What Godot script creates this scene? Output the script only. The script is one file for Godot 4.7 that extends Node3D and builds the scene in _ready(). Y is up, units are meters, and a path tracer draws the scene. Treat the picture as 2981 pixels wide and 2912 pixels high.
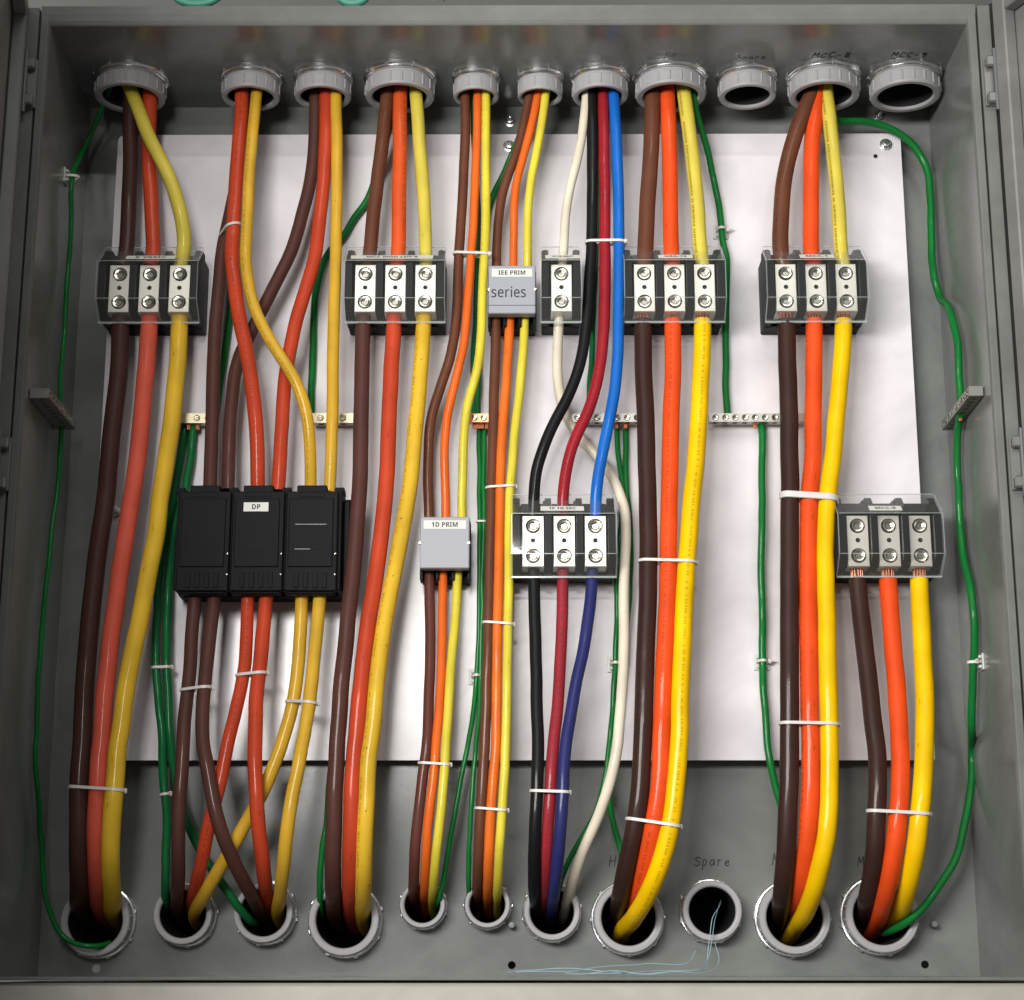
extends Node3D

var M := {}
var RNG := RandomNumberGenerator.new()
const W := 1.2
const H := 1.2065
const D := 0.241
const PANEL := 0.030
const INK := Color(0.09, 0.09, 0.1)

# ---------------------------------------------------------------- geometry helpers
func start() -> SurfaceTool:
	var st := SurfaceTool.new()
	st.begin(Mesh.PRIMITIVE_TRIANGLES)
	return st

func tri(st: SurfaceTool, a: Vector3, b: Vector3, c: Vector3, n: Vector3, smooth := []) -> void:
	var flip := (b - a).cross(c - a).dot(n) > 0.0
	var v := [a, c, b] if flip else [a, b, c]
	var s := [] if smooth.is_empty() else ([smooth[0], smooth[2], smooth[1]] if flip else smooth)
	for i in 3:
		st.set_normal(n if s.is_empty() else s[i])
		st.set_uv(Vector2(v[i].x, v[i].y) * 4.0)
		st.add_vertex(v[i])

func quad(st: SurfaceTool, a: Vector3, b: Vector3, c: Vector3, d: Vector3, hint: Vector3) -> void:
	var n := (b - a).cross(c - a)
	if n.length_squared() < 1e-18:
		n = (c - a).cross(d - a)
	n = n.normalized()
	if n.dot(hint) < 0.0:
		n = -n
	tri(st, a, b, c, n)
	tri(st, a, c, d, n)

func box(st: SurfaceTool, c: Vector3, s: Vector3, bev := 0.0, xf := Transform3D()) -> void:
	# a chamfered box: six faces, twelve edge strips, eight corner triangles
	var h := s * 0.5
	var b := minf(bev, minf(h.x, minf(h.y, h.z)) * 0.6)
	for ax in 3:
		var u := (ax + 1) % 3
		var w := (ax + 2) % 3
		for sg in [-1.0, 1.0]:
			var p := []
			for k in [[-1, -1], [1, -1], [1, 1], [-1, 1]]:
				var v := Vector3()
				v[ax] = sg * h[ax]
				v[u] = k[0] * (h[u] - b)
				v[w] = k[1] * (h[w] - b)
				p.append(xf * (c + v))
			var n := Vector3()
			n[ax] = sg
			quad(st, p[0], p[1], p[2], p[3], xf.basis * n)
	if b <= 0.0:
		return
	for ax in 3:
		var u := (ax + 1) % 3
		var w := (ax + 2) % 3
		for su in [-1.0, 1.0]:
			for sw in [-1.0, 1.0]:
				var p := []
				for k in [[-1, 0], [1, 0], [1, 1], [-1, 1]]:
					var v := Vector3()
					v[ax] = k[0] * (h[ax] - b)
					v[u] = su * (h[u] - (b if k[1] == 0 else 0.0))
					v[w] = sw * (h[w] - (0.0 if k[1] == 0 else b))
					p.append(xf * (c + v))
				var n := Vector3()
				n[u] = su
				n[w] = sw
				quad(st, p[0], p[1], p[2], p[3], xf.basis * n)
	for sx in [-1.0, 1.0]:
		for sy in [-1.0, 1.0]:
			for sz in [-1.0, 1.0]:
				var s3 := Vector3(sx, sy, sz)
				tri(st, xf * (c + s3 * (h - Vector3(0, b, b))), xf * (c + s3 * (h - Vector3(b, 0, b))), xf * (c + s3 * (h - Vector3(b, b, 0))), (xf.basis * s3).normalized())

func lathe(st: SurfaceTool, prof: Array, seg: int, xf := Transform3D(), closed := false) -> void:
	# prof: [radius, height] pairs round the local Y axis, outline walked so that outside lies to its right
	var n := prof.size()
	for i in (n if closed else n - 1):
		var a: Array = prof[i]
		var b: Array = prof[(i + 1) % n]
		var t := Vector2(b[0] - a[0], b[1] - a[1])
		if t.length() < 1e-9:
			continue
		t = t.normalized()
		var nr := Vector2(t.y, -t.x)
		for k in seg:
			var p0 := TAU * k / seg
			var p1 := TAU * (k + 1) / seg
			var d0 := Vector3(cos(p0), 0, sin(p0))
			var d1 := Vector3(cos(p1), 0, sin(p1))
			var n0 := (xf.basis * (d0 * nr.x + Vector3.UP * nr.y)).normalized()
			var n1 := (xf.basis * (d1 * nr.x + Vector3.UP * nr.y)).normalized()
			var v00: Vector3 = xf * (d0 * a[0] + Vector3.UP * a[1])
			var v01: Vector3 = xf * (d0 * b[0] + Vector3.UP * b[1])
			var v10: Vector3 = xf * (d1 * a[0] + Vector3.UP * a[1])
			var v11: Vector3 = xf * (d1 * b[0] + Vector3.UP * b[1])
			var mid := (n0 + n1).normalized()
			if b[0] > 1e-7:
				tri(st, v00, v01, v11, mid, [n0, n0, n1])
			if a[0] > 1e-7:
				tri(st, v00, v11, v10, mid, [n0, n1, n1])

func smooth_path(pts: Array, step: float) -> Array:
	# centripetal Catmull-Rom through the points, sampled about every step metres
	var out := []
	var n := pts.size()
	for i in n - 1:
		var p1: Vector3 = pts[i]
		var p2: Vector3 = pts[i + 1]
		var p0: Vector3 = pts[i - 1] if i > 0 else p1 * 2.0 - p2
		var p3: Vector3 = pts[i + 2] if i < n - 2 else p2 * 2.0 - p1
		var t1 := sqrt(maxf(p0.distance_to(p1), 1e-6))
		var t2 := t1 + sqrt(maxf(p1.distance_to(p2), 1e-6))
		var t3 := t2 + sqrt(maxf(p2.distance_to(p3), 1e-6))
		var k := maxi(1, int(ceil(p1.distance_to(p2) / step)))
		for j in k:
			var t := lerpf(t1, t2, float(j) / k)
			var a1 := p0 * ((t1 - t) / t1) + p1 * (t / t1)
			var a2 := p1 * ((t2 - t) / (t2 - t1)) + p2 * ((t - t1) / (t2 - t1))
			var a3 := p2 * ((t3 - t) / (t3 - t2)) + p3 * ((t - t2) / (t3 - t2))
			var b1 := a1 * ((t2 - t) / t2) + a2 * (t / t2)
			var b2 := a2 * ((t3 - t) / (t3 - t1)) + a3 * ((t - t1) / (t3 - t1))
			out.append(b1 * ((t2 - t) / (t2 - t1)) + b2 * ((t - t1) / (t2 - t1)))
	out.append(pts[n - 1])
	return out

func relaxed(path: Array, times: int) -> Array:
	var p := path.duplicate()
	for k in times:
		var q := p.duplicate()
		for i in range(1, p.size() - 1):
			q[i] = (p[i - 1] + p[i] * 2.0 + p[i + 1]) * 0.25
		p = q
	return p

func tube(st: SurfaceTool, path: Array, r: float, sides: int, turn := 0.0, rough := 0.0, caps := true) -> void:
	var n := path.size()
	var side := Vector3(1, 0, 0)
	var ring_p := []
	var ring_n := []
	var along := 0.0
	var ls := []
	for i in n:
		var t: Vector3 = (path[mini(i + 1, n - 1)] - path[maxi(i - 1, 0)]).normalized()
		side = (side - t * side.dot(t)).normalized()
		var up := t.cross(side)
		if i > 0:
			along += path[i].distance_to(path[i - 1])
		ls.append(along)
		var ps := []
		var ns := []
		var rr := r * (1.0 + rough * sin(along * 61.0 + turn * 5.0) * sin(along * 23.0 + turn))
		for k in sides + 1:
			var a := turn + TAU * k / sides
			var d := side * cos(a) + up * sin(a)
			ns.append(d)
			ps.append(path[i] + d * rr)
		ring_p.append(ps)
		ring_n.append(ns)
	for i in n - 1:
		for k in sides:
			var q := [[i, k], [i + 1, k], [i + 1, k + 1], [i, k], [i + 1, k + 1], [i, k + 1]]
			var f: Vector3 = ring_n[i][k]
			var e: Vector3 = (ring_p[i + 1][k] - ring_p[i][k]).cross(ring_p[i + 1][k + 1] - ring_p[i][k])
			if e.dot(f) > 0.0:
				q = [[i, k], [i + 1, k + 1], [i + 1, k], [i, k], [i, k + 1], [i + 1, k + 1]]
			for v in q:
				st.set_normal(ring_n[v[0]][v[1]])
				st.set_uv(Vector2(float(v[1]) / sides, ls[v[0]] / 0.30 + turn))
				st.add_vertex(ring_p[v[0]][v[1]])
	if caps:
		for e in [0, n - 1]:
			var nn: Vector3 = (path[0] - path[1]).normalized() if e == 0 else (path[n - 1] - path[n - 2]).normalized()
			for k in sides:
				tri(st, path[e], ring_p[e][k], ring_p[e][k + 1], nn)

func plate_with_hole(st: SurfaceTool, x0: float, y0: float, x1: float, y1: float, cx: float, cy: float, r: float, z: float, xf := Transform3D(), seg := 28) -> void:
	# a rectangle in the plane z with one round hole, cut into strips that run from the hole to the rim
	var angles := []
	for k in seg:
		angles.append(TAU * k / seg - PI)
	for p in [[x0, y0], [x1, y0], [x1, y1], [x0, y1]]:
		angles.append(atan2(p[1] - cy, p[0] - cx))
	angles.sort()
	var inner := []
	var outer := []
	for a in angles:
		var d := Vector2(cos(a), sin(a))
		var t := 1e9
		if d.x > 1e-9: t = minf(t, (x1 - cx) / d.x)
		if d.x < -1e-9: t = minf(t, (x0 - cx) / d.x)
		if d.y > 1e-9: t = minf(t, (y1 - cy) / d.y)
		if d.y < -1e-9: t = minf(t, (y0 - cy) / d.y)
		inner.append(xf * Vector3(cx + d.x * r, cy + d.y * r, z))
		outer.append(xf * Vector3(cx + d.x * t, cy + d.y * t, z))
	var n := xf.basis * Vector3(0, 0, 1)
	for i in angles.size():
		var j := (i + 1) % angles.size()
		tri(st, inner[i], outer[i], outer[j], n)
		tri(st, inner[i], outer[j], inner[j], n)

func blind_hole(st: SurfaceTool, cx: float, cy: float, r: float, z: float, depth: float, xf := Transform3D()) -> void:
	for k in 20:
		var a := TAU * k / 20
		var b := TAU * (k + 1) / 20
		var da := Vector3(cos(a), sin(a), 0)
		var db := Vector3(cos(b), sin(b), 0)
		var c := Vector3(cx, cy, z)
		var dz := Vector3(0, 0, depth)
		quad(st, xf * (c + da * r), xf * (c + db * r), xf * (c + db * r - dz), xf * (c + da * r - dz), xf.basis * -(da + db))
		tri(st, xf * (c - dz), xf * (c + da * r - dz), xf * (c + db * r - dz), xf.basis * Vector3(0, 0, 1))

func hex_screw(st: SurfaceTool, c: Vector3, r: float, top: float, hexr: float, turn: float, xf := Transform3D()) -> void:
	# a round set screw seen from its end, along +Z, with a hexagonal socket
	var seg := 24
	for k in seg:
		var a := TAU * k / seg + turn
		var b := TAU * (k + 1) / seg + turn
		var ra := hexr * cos(PI / 6) / cos(fposmod(a - turn, PI / 3) - PI / 6)
		var rb := hexr * cos(PI / 6) / cos(fposmod(b - turn + 1e-5, PI / 3) - PI / 6)
		var da := Vector3(cos(a), sin(a), 0)
		var db := Vector3(cos(b), sin(b), 0)
		var z := Vector3(0, 0, 1)
		var ch := r * 0.12
		quad(st, xf * (c + da * r + z * -0.01), xf * (c + db * r + z * -0.01), xf * (c + db * r + z * (top - ch)), xf * (c + da * r + z * (top - ch)), xf.basis * (da + db))
		quad(st, xf * (c + da * r + z * (top - ch)), xf * (c + db * r + z * (top - ch)), xf * (c + db * (r - ch) + z * top), xf * (c + da * (r - ch) + z * top), xf.basis * (da + db + z))
		var rim := hexr * 1.18
		quad(st, xf * (c + da * (r - ch) + z * top), xf * (c + db * (r - ch) + z * top), xf * (c + db * rim + z * (top - ch * 0.4)), xf * (c + da * rim + z * (top - ch * 0.4)), xf.basis * z)
		quad(st, xf * (c + da * rim + z * (top - ch * 0.4)), xf * (c + db * rim + z * (top - ch * 0.4)), xf * (c + db * rb + z * (top - ch)), xf * (c + da * ra + z * (top - ch)), xf.basis * z)
		var low := top - hexr * 0.75
		quad(st, xf * (c + da * ra + z * (top - ch)), xf * (c + db * rb + z * (top - ch)), xf * (c + db * rb + z * low), xf * (c + da * ra + z * low), xf.basis * -(da + db))
		tri(st, xf * (c + z * (low - hexr * 0.35)), xf * (c + da * ra + z * low), xf * (c + db * rb + z * low), xf.basis * z)

# ---------------------------------------------------------------- node helpers
func part(called: String, st: SurfaceTool, mat: Material, parent: Node) -> MeshInstance3D:
	var o := MeshInstance3D.new()
	o.name = called
	o.mesh = st.commit()
	o.material_override = null
	o.mesh.surface_set_material(0, mat)
	parent.add_child(o, true)
	return o

func tag(o: Node, label: String, category: String, group := "") -> Node:
	o.set_meta("label", label)
	o.set_meta("category", category)
	if group:
		o.set_meta("group", group)
	return o

func numbered(called: String) -> String:
	if not has_node(NodePath(called)):
		return called
	var k := 1
	while has_node(NodePath("%s_%03d" % [called, k])):
		k += 1
	return "%s_%03d" % [called, k]

func thing(called: String, label: String, category: String, at: Vector3, group := "") -> Node3D:
	var o := Node3D.new()
	o.name = numbered(called)
	add_child(o)
	o.position = at
	tag(o, label, category, group)
	return o

func solo(called: String, st: SurfaceTool, mat: Material, label: String, category: String, at: Vector3, group := "") -> MeshInstance3D:
	var o := MeshInstance3D.new()
	o.name = numbered(called)
	o.mesh = st.commit()
	o.mesh.surface_set_material(0, mat)
	add_child(o)
	o.position = at
	tag(o, label, category, group)
	return o

func lettering(text: String, height: float, parent: Node, at: Vector3, basis_ := Basis(), mat: Material = null, width := 0.0) -> void:
	var f := SystemFont.new()
	f.font_names = PackedStringArray(["Droid Sans"])
	f.font_weight = 700 if height < 0.01 else 400
	var t := TextMesh.new()
	t.font = f
	t.text = text
	t.font_size = 64
	t.pixel_size = height / 46.0
	t.depth = 0.02 * height
	t.curve_step = 3.0
	var o := MeshInstance3D.new()
	o.name = "lettering"
	o.mesh = t
	t.material = mat if mat else M.ink
	var s := 1.0
	if width > 0.0:
		s = width / maxf(t.get_aabb().size.x, 1e-4)
	o.transform = Transform3D(basis_ * Basis.from_scale(Vector3(s, 1, 1)), at)
	parent.add_child(o, true)

# ---------------------------------------------------------------- materials
func tex(w: int, h: int, f: Image) -> ImageTexture:
	f.generate_mipmaps()
	return ImageTexture.create_from_image(f)

func noise(freq: float, sd: int, oct := 4) -> FastNoiseLite:
	var n := FastNoiseLite.new()
	n.seed = sd
	n.frequency = freq
	n.fractal_octaves = oct
	return n

func sheath_texture(kind: int) -> ImageTexture:
	# cable sheath: nearly even, faint lengthwise mottling, scuffs, and on kind 1 the fine broken line of its print
	var w := 128
	var h := 1024
	var im := Image.create(w, h, true, Image.FORMAT_RGB8)
	var n1 := noise(0.012, 3 + kind)
	var n2 := noise(0.05, 17 + kind, 3)
	for y in h:
		for x in w:
			var a := TAU * x / w
			var px := cos(a) * 20.0
			var py := sin(a) * 20.0
			var v := 0.94 + 0.085 * n1.get_noise_3d(px * 0.7, py * 0.7, y * 0.30) + 0.03 * n2.get_noise_3d(px * 0.5, py * 0.5, y * 0.06)
			var s := n2.get_noise_3d(px * 1.4, py * 1.4, y * (0.22 if kind < 2 else 0.4))
			var lim := 0.58 if kind < 2 else 0.53
			if s > lim:
				v *= 1.0 - minf(0.45, (s - lim) * (1.2 if kind < 2 else 2.4))
			im.set_pixel(x, y, Color(v, v * 0.995, v * 0.985))
	if kind != 1:
		# faint worn legend down one side
		var q := RandomNumberGenerator.new()
		q.seed = 37 + kind
		var yq := 0
		while yq < h - 16:
			var lq := q.randi_range(5, 9)
			if q.randf() < 0.6:
				for yy in lq:
					for xx in 6:
						if (xx * 2 + yy) % 3 != 1:
							var cc := im.get_pixel(40 + xx, yq + yy)
							im.set_pixel(40 + xx, yq + yy, cc * 0.74)
			yq += lq + q.randi_range(2, 6)
	if kind == 1:
		var r := RandomNumberGenerator.new()
		r.seed = 91
		for u0 in [88, 20]:
			var y := 0
			while y < h - 20:
				var l := r.randi_range(5, 9)
				var cut := r.randi_range(0, 3)
				if r.randf() < 0.86:
					for yy in l:
						for xx in 7:
							if (xx + cut * yy) % 3 != 1:
								im.set_pixel(u0 + xx, y + yy, Color(0.48, 0.46, 0.36))
				y += l + r.randi_range(2, 5)
	return tex(w, h, im)

func paint_textures() -> void:
	# powder-coated steel: faint cloudy tone, dust; a fine orange-peel relief
	var s := 512
	var im := Image.create(s, s, true, Image.FORMAT_RGB8)
	var ro := Image.create(s, s, true, Image.FORMAT_RGB8)
	var bp := Image.create(s, s, true, Image.FORMAT_RGB8)
	var a := noise(0.006, 5)
	var b := noise(0.09, 8, 2)
	var c := noise(0.03, 21, 4)
	for y in s:
		for x in s:
			var t := Vector2(x, y) / s * TAU
			var p := Vector3(cos(t.x), sin(t.x), cos(t.y)) * s / TAU
			var q := sin(t.y) * s / TAU
			var v := 0.94 + 0.09 * a.get_noise_3d(p.x + q, p.y - q, p.z) + 0.035 * c.get_noise_3d(p.x + q, p.y, p.z + q)
			im.set_pixel(x, y, Color(v, v, v))
			var g := 0.5 + 0.35 * c.get_noise_3d(p.x - q, p.y, p.z + q)
			ro.set_pixel(x, y, Color(g, g, g))
			var e := 0.5 + 0.5 * b.get_noise_3d(p.x + q * 0.7, p.y - q * 0.7, p.z)
			bp.set_pixel(x, y, Color(e, e, e))
	M.cloud = tex(s, s, im)
	M.gloss = tex(s, s, ro)
	M.peel = tex(s, s, bp)

func plain(c: Color, rough: float, metal := 0.0, spec := 0.5) -> StandardMaterial3D:
	var m := StandardMaterial3D.new()
	m.albedo_color = c
	m.roughness = rough
	m.metallic = metal
	m.metallic_specular = spec
	return m

func painted(c: Color, rough: float, scale_: float, relief := 0.02) -> StandardMaterial3D:
	var m := plain(c, rough)
	m.albedo_texture = M.cloud
	m.uv1_triplanar = true
	m.uv1_world_triplanar = true
	m.uv1_scale = Vector3.ONE * scale_
	if relief > 0.0:
		m.heightmap_enabled = true
		m.heightmap_texture = M.peel
		m.heightmap_scale = relief
	return m

func glass(c: Color, alpha: float, rough := 0.03) -> StandardMaterial3D:
	var m := plain(Color(c.r, c.g, c.b, alpha), rough)
	m.transparency = BaseMaterial3D.TRANSPARENCY_ALPHA
	return m

# ---------------------------------------------------------------- builders
func mm(v: Array) -> Array:
	var out := []
	for i in range(0, v.size(), 3):
		out.append(Vector3(v[i], v[i + 1], v[i + 2]) * 0.001)
	return out

func cable(called: String, label: String, mat: String, r: float, pts: Array, group: String, strands := false) -> void:
	var p := mm(pts)
	var o: Vector3 = p[0]
	var fine := r < 0.0056
	var path := relaxed(smooth_path(p, 0.008 if not fine else 0.007), 6)
	var sway := noise(1.0, 100 + get_child_count(), 2)
	var amp := 0.0015 if fine else 0.0007
	for i in path.size():
		var ends := clampf(minf(i, path.size() - 1 - i) / 8.0, 0, 1)
		path[i] += Vector3(sway.get_noise_1d(i * 0.075), 0, sway.get_noise_1d(i * 0.075 + 500.0)) * amp * ends - o
	var st := start()
	var turn := RNG.randf() * TAU
	if mat.ends_with("_printed") or mat.ends_with("_scuffed"):
		turn = -2.14 if mat.ends_with("_printed") else 0.2
	tube(st, path, r, 12 if fine else 18, turn, 0.012 if fine else 0.008)
	var c := solo("ground_wire" if group.begins_with("green") else "power_cable", st, M[mat], label, "wire" if group.begins_with("green") else "cable", o, group)
	if strands:
		# bare copper conductors between the stripped end and the lug above it
		var up: Vector3 = (path[0] - path[3]).normalized()
		var s2 := start()
		for k in 19:
			var ring := 0.0 if k == 0 else (0.42 if k < 7 else 0.84)
			var a := TAU * k / 6.0 if k < 7 else TAU * k / 12.0
			var d := Vector3(cos(a), 0, sin(a)) * r * 0.78 * ring
			var wob := Vector3(RNG.randf_range(-1, 1), 0, RNG.randf_range(-1, 1)) * 0.0006
			tube(s2, [path[0] + d - up * 0.004, path[0] + d + up * 0.007 + wob, path[0] + d * 0.96 + up * 0.024], 0.00125, 6)
		part("copper_strands", s2, M.copper, c).set_meta("kind", "stuff")

func tie(label: String, circles: Array, y0: float, y1: float, width: float, knobs := false) -> void:
	# a nylon strap pulled round the convex outline of the bundled cables
	var pts := PackedVector2Array()
	var lo := 1e9
	var hi := -1e9
	for c in circles:
		for k in 28:
			var a := TAU * k / 28
			pts.append(Vector2(c[0] + cos(a) * (c[2] + 0.0004), c[1] + sin(a) * (c[2] + 0.0004)))
		lo = minf(lo, c[0] - c[2])
		hi = maxf(hi, c[0] + c[2])
	var hull := Geometry2D.convex_hull(pts)
	if hull[0].is_equal_approx(hull[hull.size() - 1]):
		hull.remove_at(hull.size() - 1)
	var n := hull.size()
	var ctr := Vector2()
	for h in hull:
		ctr += h / n
	var base := Vector3(ctr.x, (y0 + y1) * 0.5, ctr.y)
	var st := start()
	var th := 0.0013
	for i in n:
		var a := hull[i]
		var b := hull[(i + 1) % n]
		var q := []
		for p in [a, b]:
			var i0 := i if p == a else (i + 1) % n
			var prev := hull[(i0 - 1 + n) % n]
			var next := hull[(i0 + 1) % n]
			var out := Vector2((next - prev).y, -(next - prev).x).normalized()
			if out.dot(p - ctr) < 0.0:
				out = -out
			var y := lerpf(y0, y1, clampf((p.x - lo) / maxf(hi - lo, 1e-4), 0, 1))
			q.append([Vector3(p.x, y, p.y) - base, Vector3(p.x + out.x * th, y, p.y + out.y * th) - base, Vector3(out.x, 0, out.y)])
		var w := Vector3(0, width * 0.5, 0)
		quad(st, q[0][1] - w * 0.8, q[1][1] - w * 0.8, q[1][1] + w * 0.8, q[0][1] + w * 0.8, q[0][2])
		quad(st, q[0][1] + w * 0.8, q[1][1] + w * 0.8, q[1][0] + w, q[0][0] + w, Vector3.UP + q[0][2])
		quad(st, q[0][1] - w * 0.8, q[1][1] - w * 0.8, q[1][0] - w, q[0][0] - w, Vector3.DOWN + q[0][2])
	var t := thing("cable_tie", label, "cable tie", base, "nylon cable ties round the cables")
	part("strap", st, M.nylon, t)
	var hd := start()
	var ex := Vector3(hi - 0.001, lerpf(y0, y1, 1.0), circles[circles.size() - 1][1] - 0.3 * circles[circles.size() - 1][2]) - base
	box(hd, ex + Vector3(0.002, 0, 0), Vector3(0.0045, width + 0.002, 0.0055), 0.0008)
	part("tie_head", hd, M.nylon, t)
	if knobs:
		for c in circles:
			var kb := start()
			box(kb, Vector3(c[0] + c[2] + 0.001, lerpf(y0, y1, (c[0] - lo) / (hi - lo)), c[1] + c[2] * 0.55) - base, Vector3(0.006, 0.0062, 0.0055), 0.0016)
			part("tie_head", kb, M.nylon, t)

func mount(label: String, at: Vector3, face: Basis) -> void:
	# square adhesive pad with a saddle, and the little tie that holds the wire to it
	var t := thing("tie_mount", label, "tie mount", at, "adhesive cable tie mounts")
	t.basis = face
	var st := start()
	box(st, Vector3(0, 0, 0.0012), Vector3(0.021, 0.021, 0.0024), 0.0006)
	box(st, Vector3(0, 0.0062, 0.0042), Vector3(0.015, 0.004, 0.0040), 0.001)
	box(st, Vector3(0, -0.0062, 0.0042), Vector3(0.015, 0.004, 0.0040), 0.001)
	part("pad", st, M.nylon_clear, t)
	var s2 := start()
	for k in 14:
		var a := PI * k / 14
		var b := PI * (k + 1) / 14
		var pa := Vector3(cos(a) * 0.0075, 0, 0.003 + sin(a) * 0.0165)
		var pb := Vector3(cos(b) * 0.0075, 0, 0.003 + sin(b) * 0.0165)
		var w := Vector3(0, 0.0017, 0)
		quad(s2, pa - w, pb - w, pb + w, pa + w, pa + pb - Vector3(0, 0, 0.006))
	part("strap", s2, M.nylon, t)
	var s3 := start()
	box(s3, Vector3(0.0095, 0, 0.009), Vector3(0.005, 0.006, 0.005), 0.001)
	box(s3, Vector3(0.013, 0.001, 0.010), Vector3(0.006, 0.003, 0.0012), 0.0003)
	part("tie_head", s3, M.nylon, t)

func bushing(label: String, at: Vector3, face: Basis, r: float, length: float, group: String, pipe_len: float) -> void:
	# local +Y points out of the wall: locknut on the wall, threads, then the ribbed plastic bushing
	var t := thing("conduit_bushing", label, "conduit fitting", at, group)
	t.basis = face
	var ri := r * 0.765
	var st := start()
	var y1 := length
	var y0 := length - 0.0195
	lathe(st, [[ri, y0 - 0.004], [r * 0.93, y0 - 0.004], [r * 0.955, y0], [r * 0.975, y0 + 0.001], [r * 0.975, y1 - 0.0035], [r * 0.965, y1 - 0.0012], [r * 0.94, y1], [ri + 0.003, y1], [ri + 0.0012, y1 - 0.0006], [ri, y1 - 0.0025], [ri, y0 - 0.004]], 64, Transform3D(), false)
	var ribs := int(round(r * 380.0))
	var spin := RNG.randf()
	for k in ribs:
		var a := TAU * (k + spin) / ribs
		var xf := Transform3D(Basis(Vector3.UP, -a), Vector3())
		box(st, Vector3(r * 0.962, (y0 + y1) * 0.5 - 0.0012, 0), Vector3(r * 0.075, 0.0150, r * 0.070), 0.0009, xf)
	part("bushing_ring", st, M.bushing, t)
	var sn := start()
	lathe(sn, [[ri, 0.0], [r * 1.03, 0.0], [r * 1.045, 0.001], [r * 1.045, 0.0048], [r * 1.02, 0.0062], [r * 0.985, 0.0068], [r * 0.985, 0.0092], [r * 0.95, 0.0102], [r * 0.9, 0.0102]], 56)
	var lugs := 8
	for k in lugs:
		var xf := Transform3D(Basis(Vector3.UP, -TAU * (k + spin) / lugs), Vector3())
		box(sn, Vector3(r * 1.045, 0.0030, 0), Vector3(r * 0.07, 0.0050, r * 0.13), 0.0012, xf)
	part("locknut", sn, M.chrome, t)
	var sp := start()
	var prof := [[r * 0.86, -pipe_len], [r * 0.86, 0.0]]
	var yy := 0.0104
	while yy < y0 - 0.004:
		prof.append([r * 0.885, yy])
		prof.append([r * 0.845, yy + 0.0012])
		yy += 0.0024
	prof.append([r * 0.86, y0])
	lathe(sp, prof, 48)
	var cp := part("conduit_pipe", sp, M.old_conduit, t)
	var sb := start()
	lathe(sb, [[ri * 0.992, y1 - 0.0040], [ri * 0.992, -pipe_len]], 48)
	lathe(sb, [[ri * 1.005, -pipe_len], [0.0, -pipe_len]], 48)
	part("pipe_bore", sb, M.bore, cp)

func lug(parent: Node3D, at: Vector3, w: float, h: float, depth: float, seed_: int) -> void:
	# a plated connector: two set-screw bores and a small hole between them
	var st := start()
	var x := w * 0.5
	var y := h * 0.5
	var xf := Transform3D(Basis(), at)
	var r := 0.0098
	var e := 0.0009
	var ys := [y - 0.0137, -y + 0.0145]
	var mid := 0.001
	plate_with_hole(st, -x + e, 0.010, x - e, y - e, 0, ys[0], r, 0, xf)
	plate_with_hole(st, -x + e, -0.0085, x - e, 0.010, 0, mid, 0.0031, 0, xf)
	plate_with_hole(st, -x + e, -y + e, x - e, -0.0085, 0, ys[1], r, 0, xf)
	blind_hole(st, 0, ys[0], r, 0, 0.012, xf)
	blind_hole(st, 0, mid, 0.0031, 0, 0.020, xf)
	blind_hole(st, 0, ys[1], r, 0, 0.012, xf)
	for s in [-1.0, 1.0]:
		quad(st, xf * Vector3(s * x, -y, -e), xf * Vector3(s * x, y, -e), xf * Vector3(s * x, y, -depth), xf * Vector3(s * x, -y, -depth), Vector3(s, 0, 0))
		quad(st, xf * Vector3(-x, s * y, -e), xf * Vector3(x, s * y, -e), xf * Vector3(x, s * y, -depth), xf * Vector3(-x, s * y, -depth), Vector3(0, s, 0))
		quad(st, xf * Vector3(s * x, -y, -e), xf * Vector3(s * x, y, -e), xf * Vector3(s * (x - e), y - e, 0), xf * Vector3(s * (x - e), -y + e, 0), Vector3(s, 0, 1))
		quad(st, xf * Vector3(-x, s * y, -e), xf * Vector3(x, s * y, -e), xf * Vector3(x - e, s * (y - e), 0), xf * Vector3(-x + e, s * (y - e), 0), Vector3(0, s, 1))
	var l := part("lug", st, M.plated, parent)
	var sh := start()
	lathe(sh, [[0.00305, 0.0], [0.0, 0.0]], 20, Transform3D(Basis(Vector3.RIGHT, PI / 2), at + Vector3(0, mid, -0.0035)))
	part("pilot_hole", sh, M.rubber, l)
	for k in 2:
		var s2 := start()
		hex_screw(s2, at + Vector3(0, ys[k], 0), 0.0086, RNG.randf_range(-0.0005, 0.0035), 0.0046, RNG.randf() * TAU)
		part("set_screw", s2, M.screw, l)

func prism(st: SurfaceTool, poly: Array, x0: float, x1: float) -> void:
	# a profile in Y and Z drawn out along X
	var c := Vector3()
	for p in poly:
		c += Vector3(0, p[0], p[1]) / poly.size()
	for i in poly.size():
		var p: Array = poly[i]
		var q: Array = poly[(i + 1) % poly.size()]
		var m := Vector3(0, (p[0] + q[0]) * 0.5, (p[1] + q[1]) * 0.5) - c
		quad(st, Vector3(x0, p[0], p[1]), Vector3(x1, p[0], p[1]), Vector3(x1, q[0], q[1]), Vector3(x0, q[0], q[1]), m)
		for x in [x0, x1]:
			tri(st, Vector3(x, c.y, c.z), Vector3(x, p[0], p[1]), Vector3(x, q[0], q[1]), Vector3(signf(x - (x0 + x1) * 0.5), 0, 0))

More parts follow.
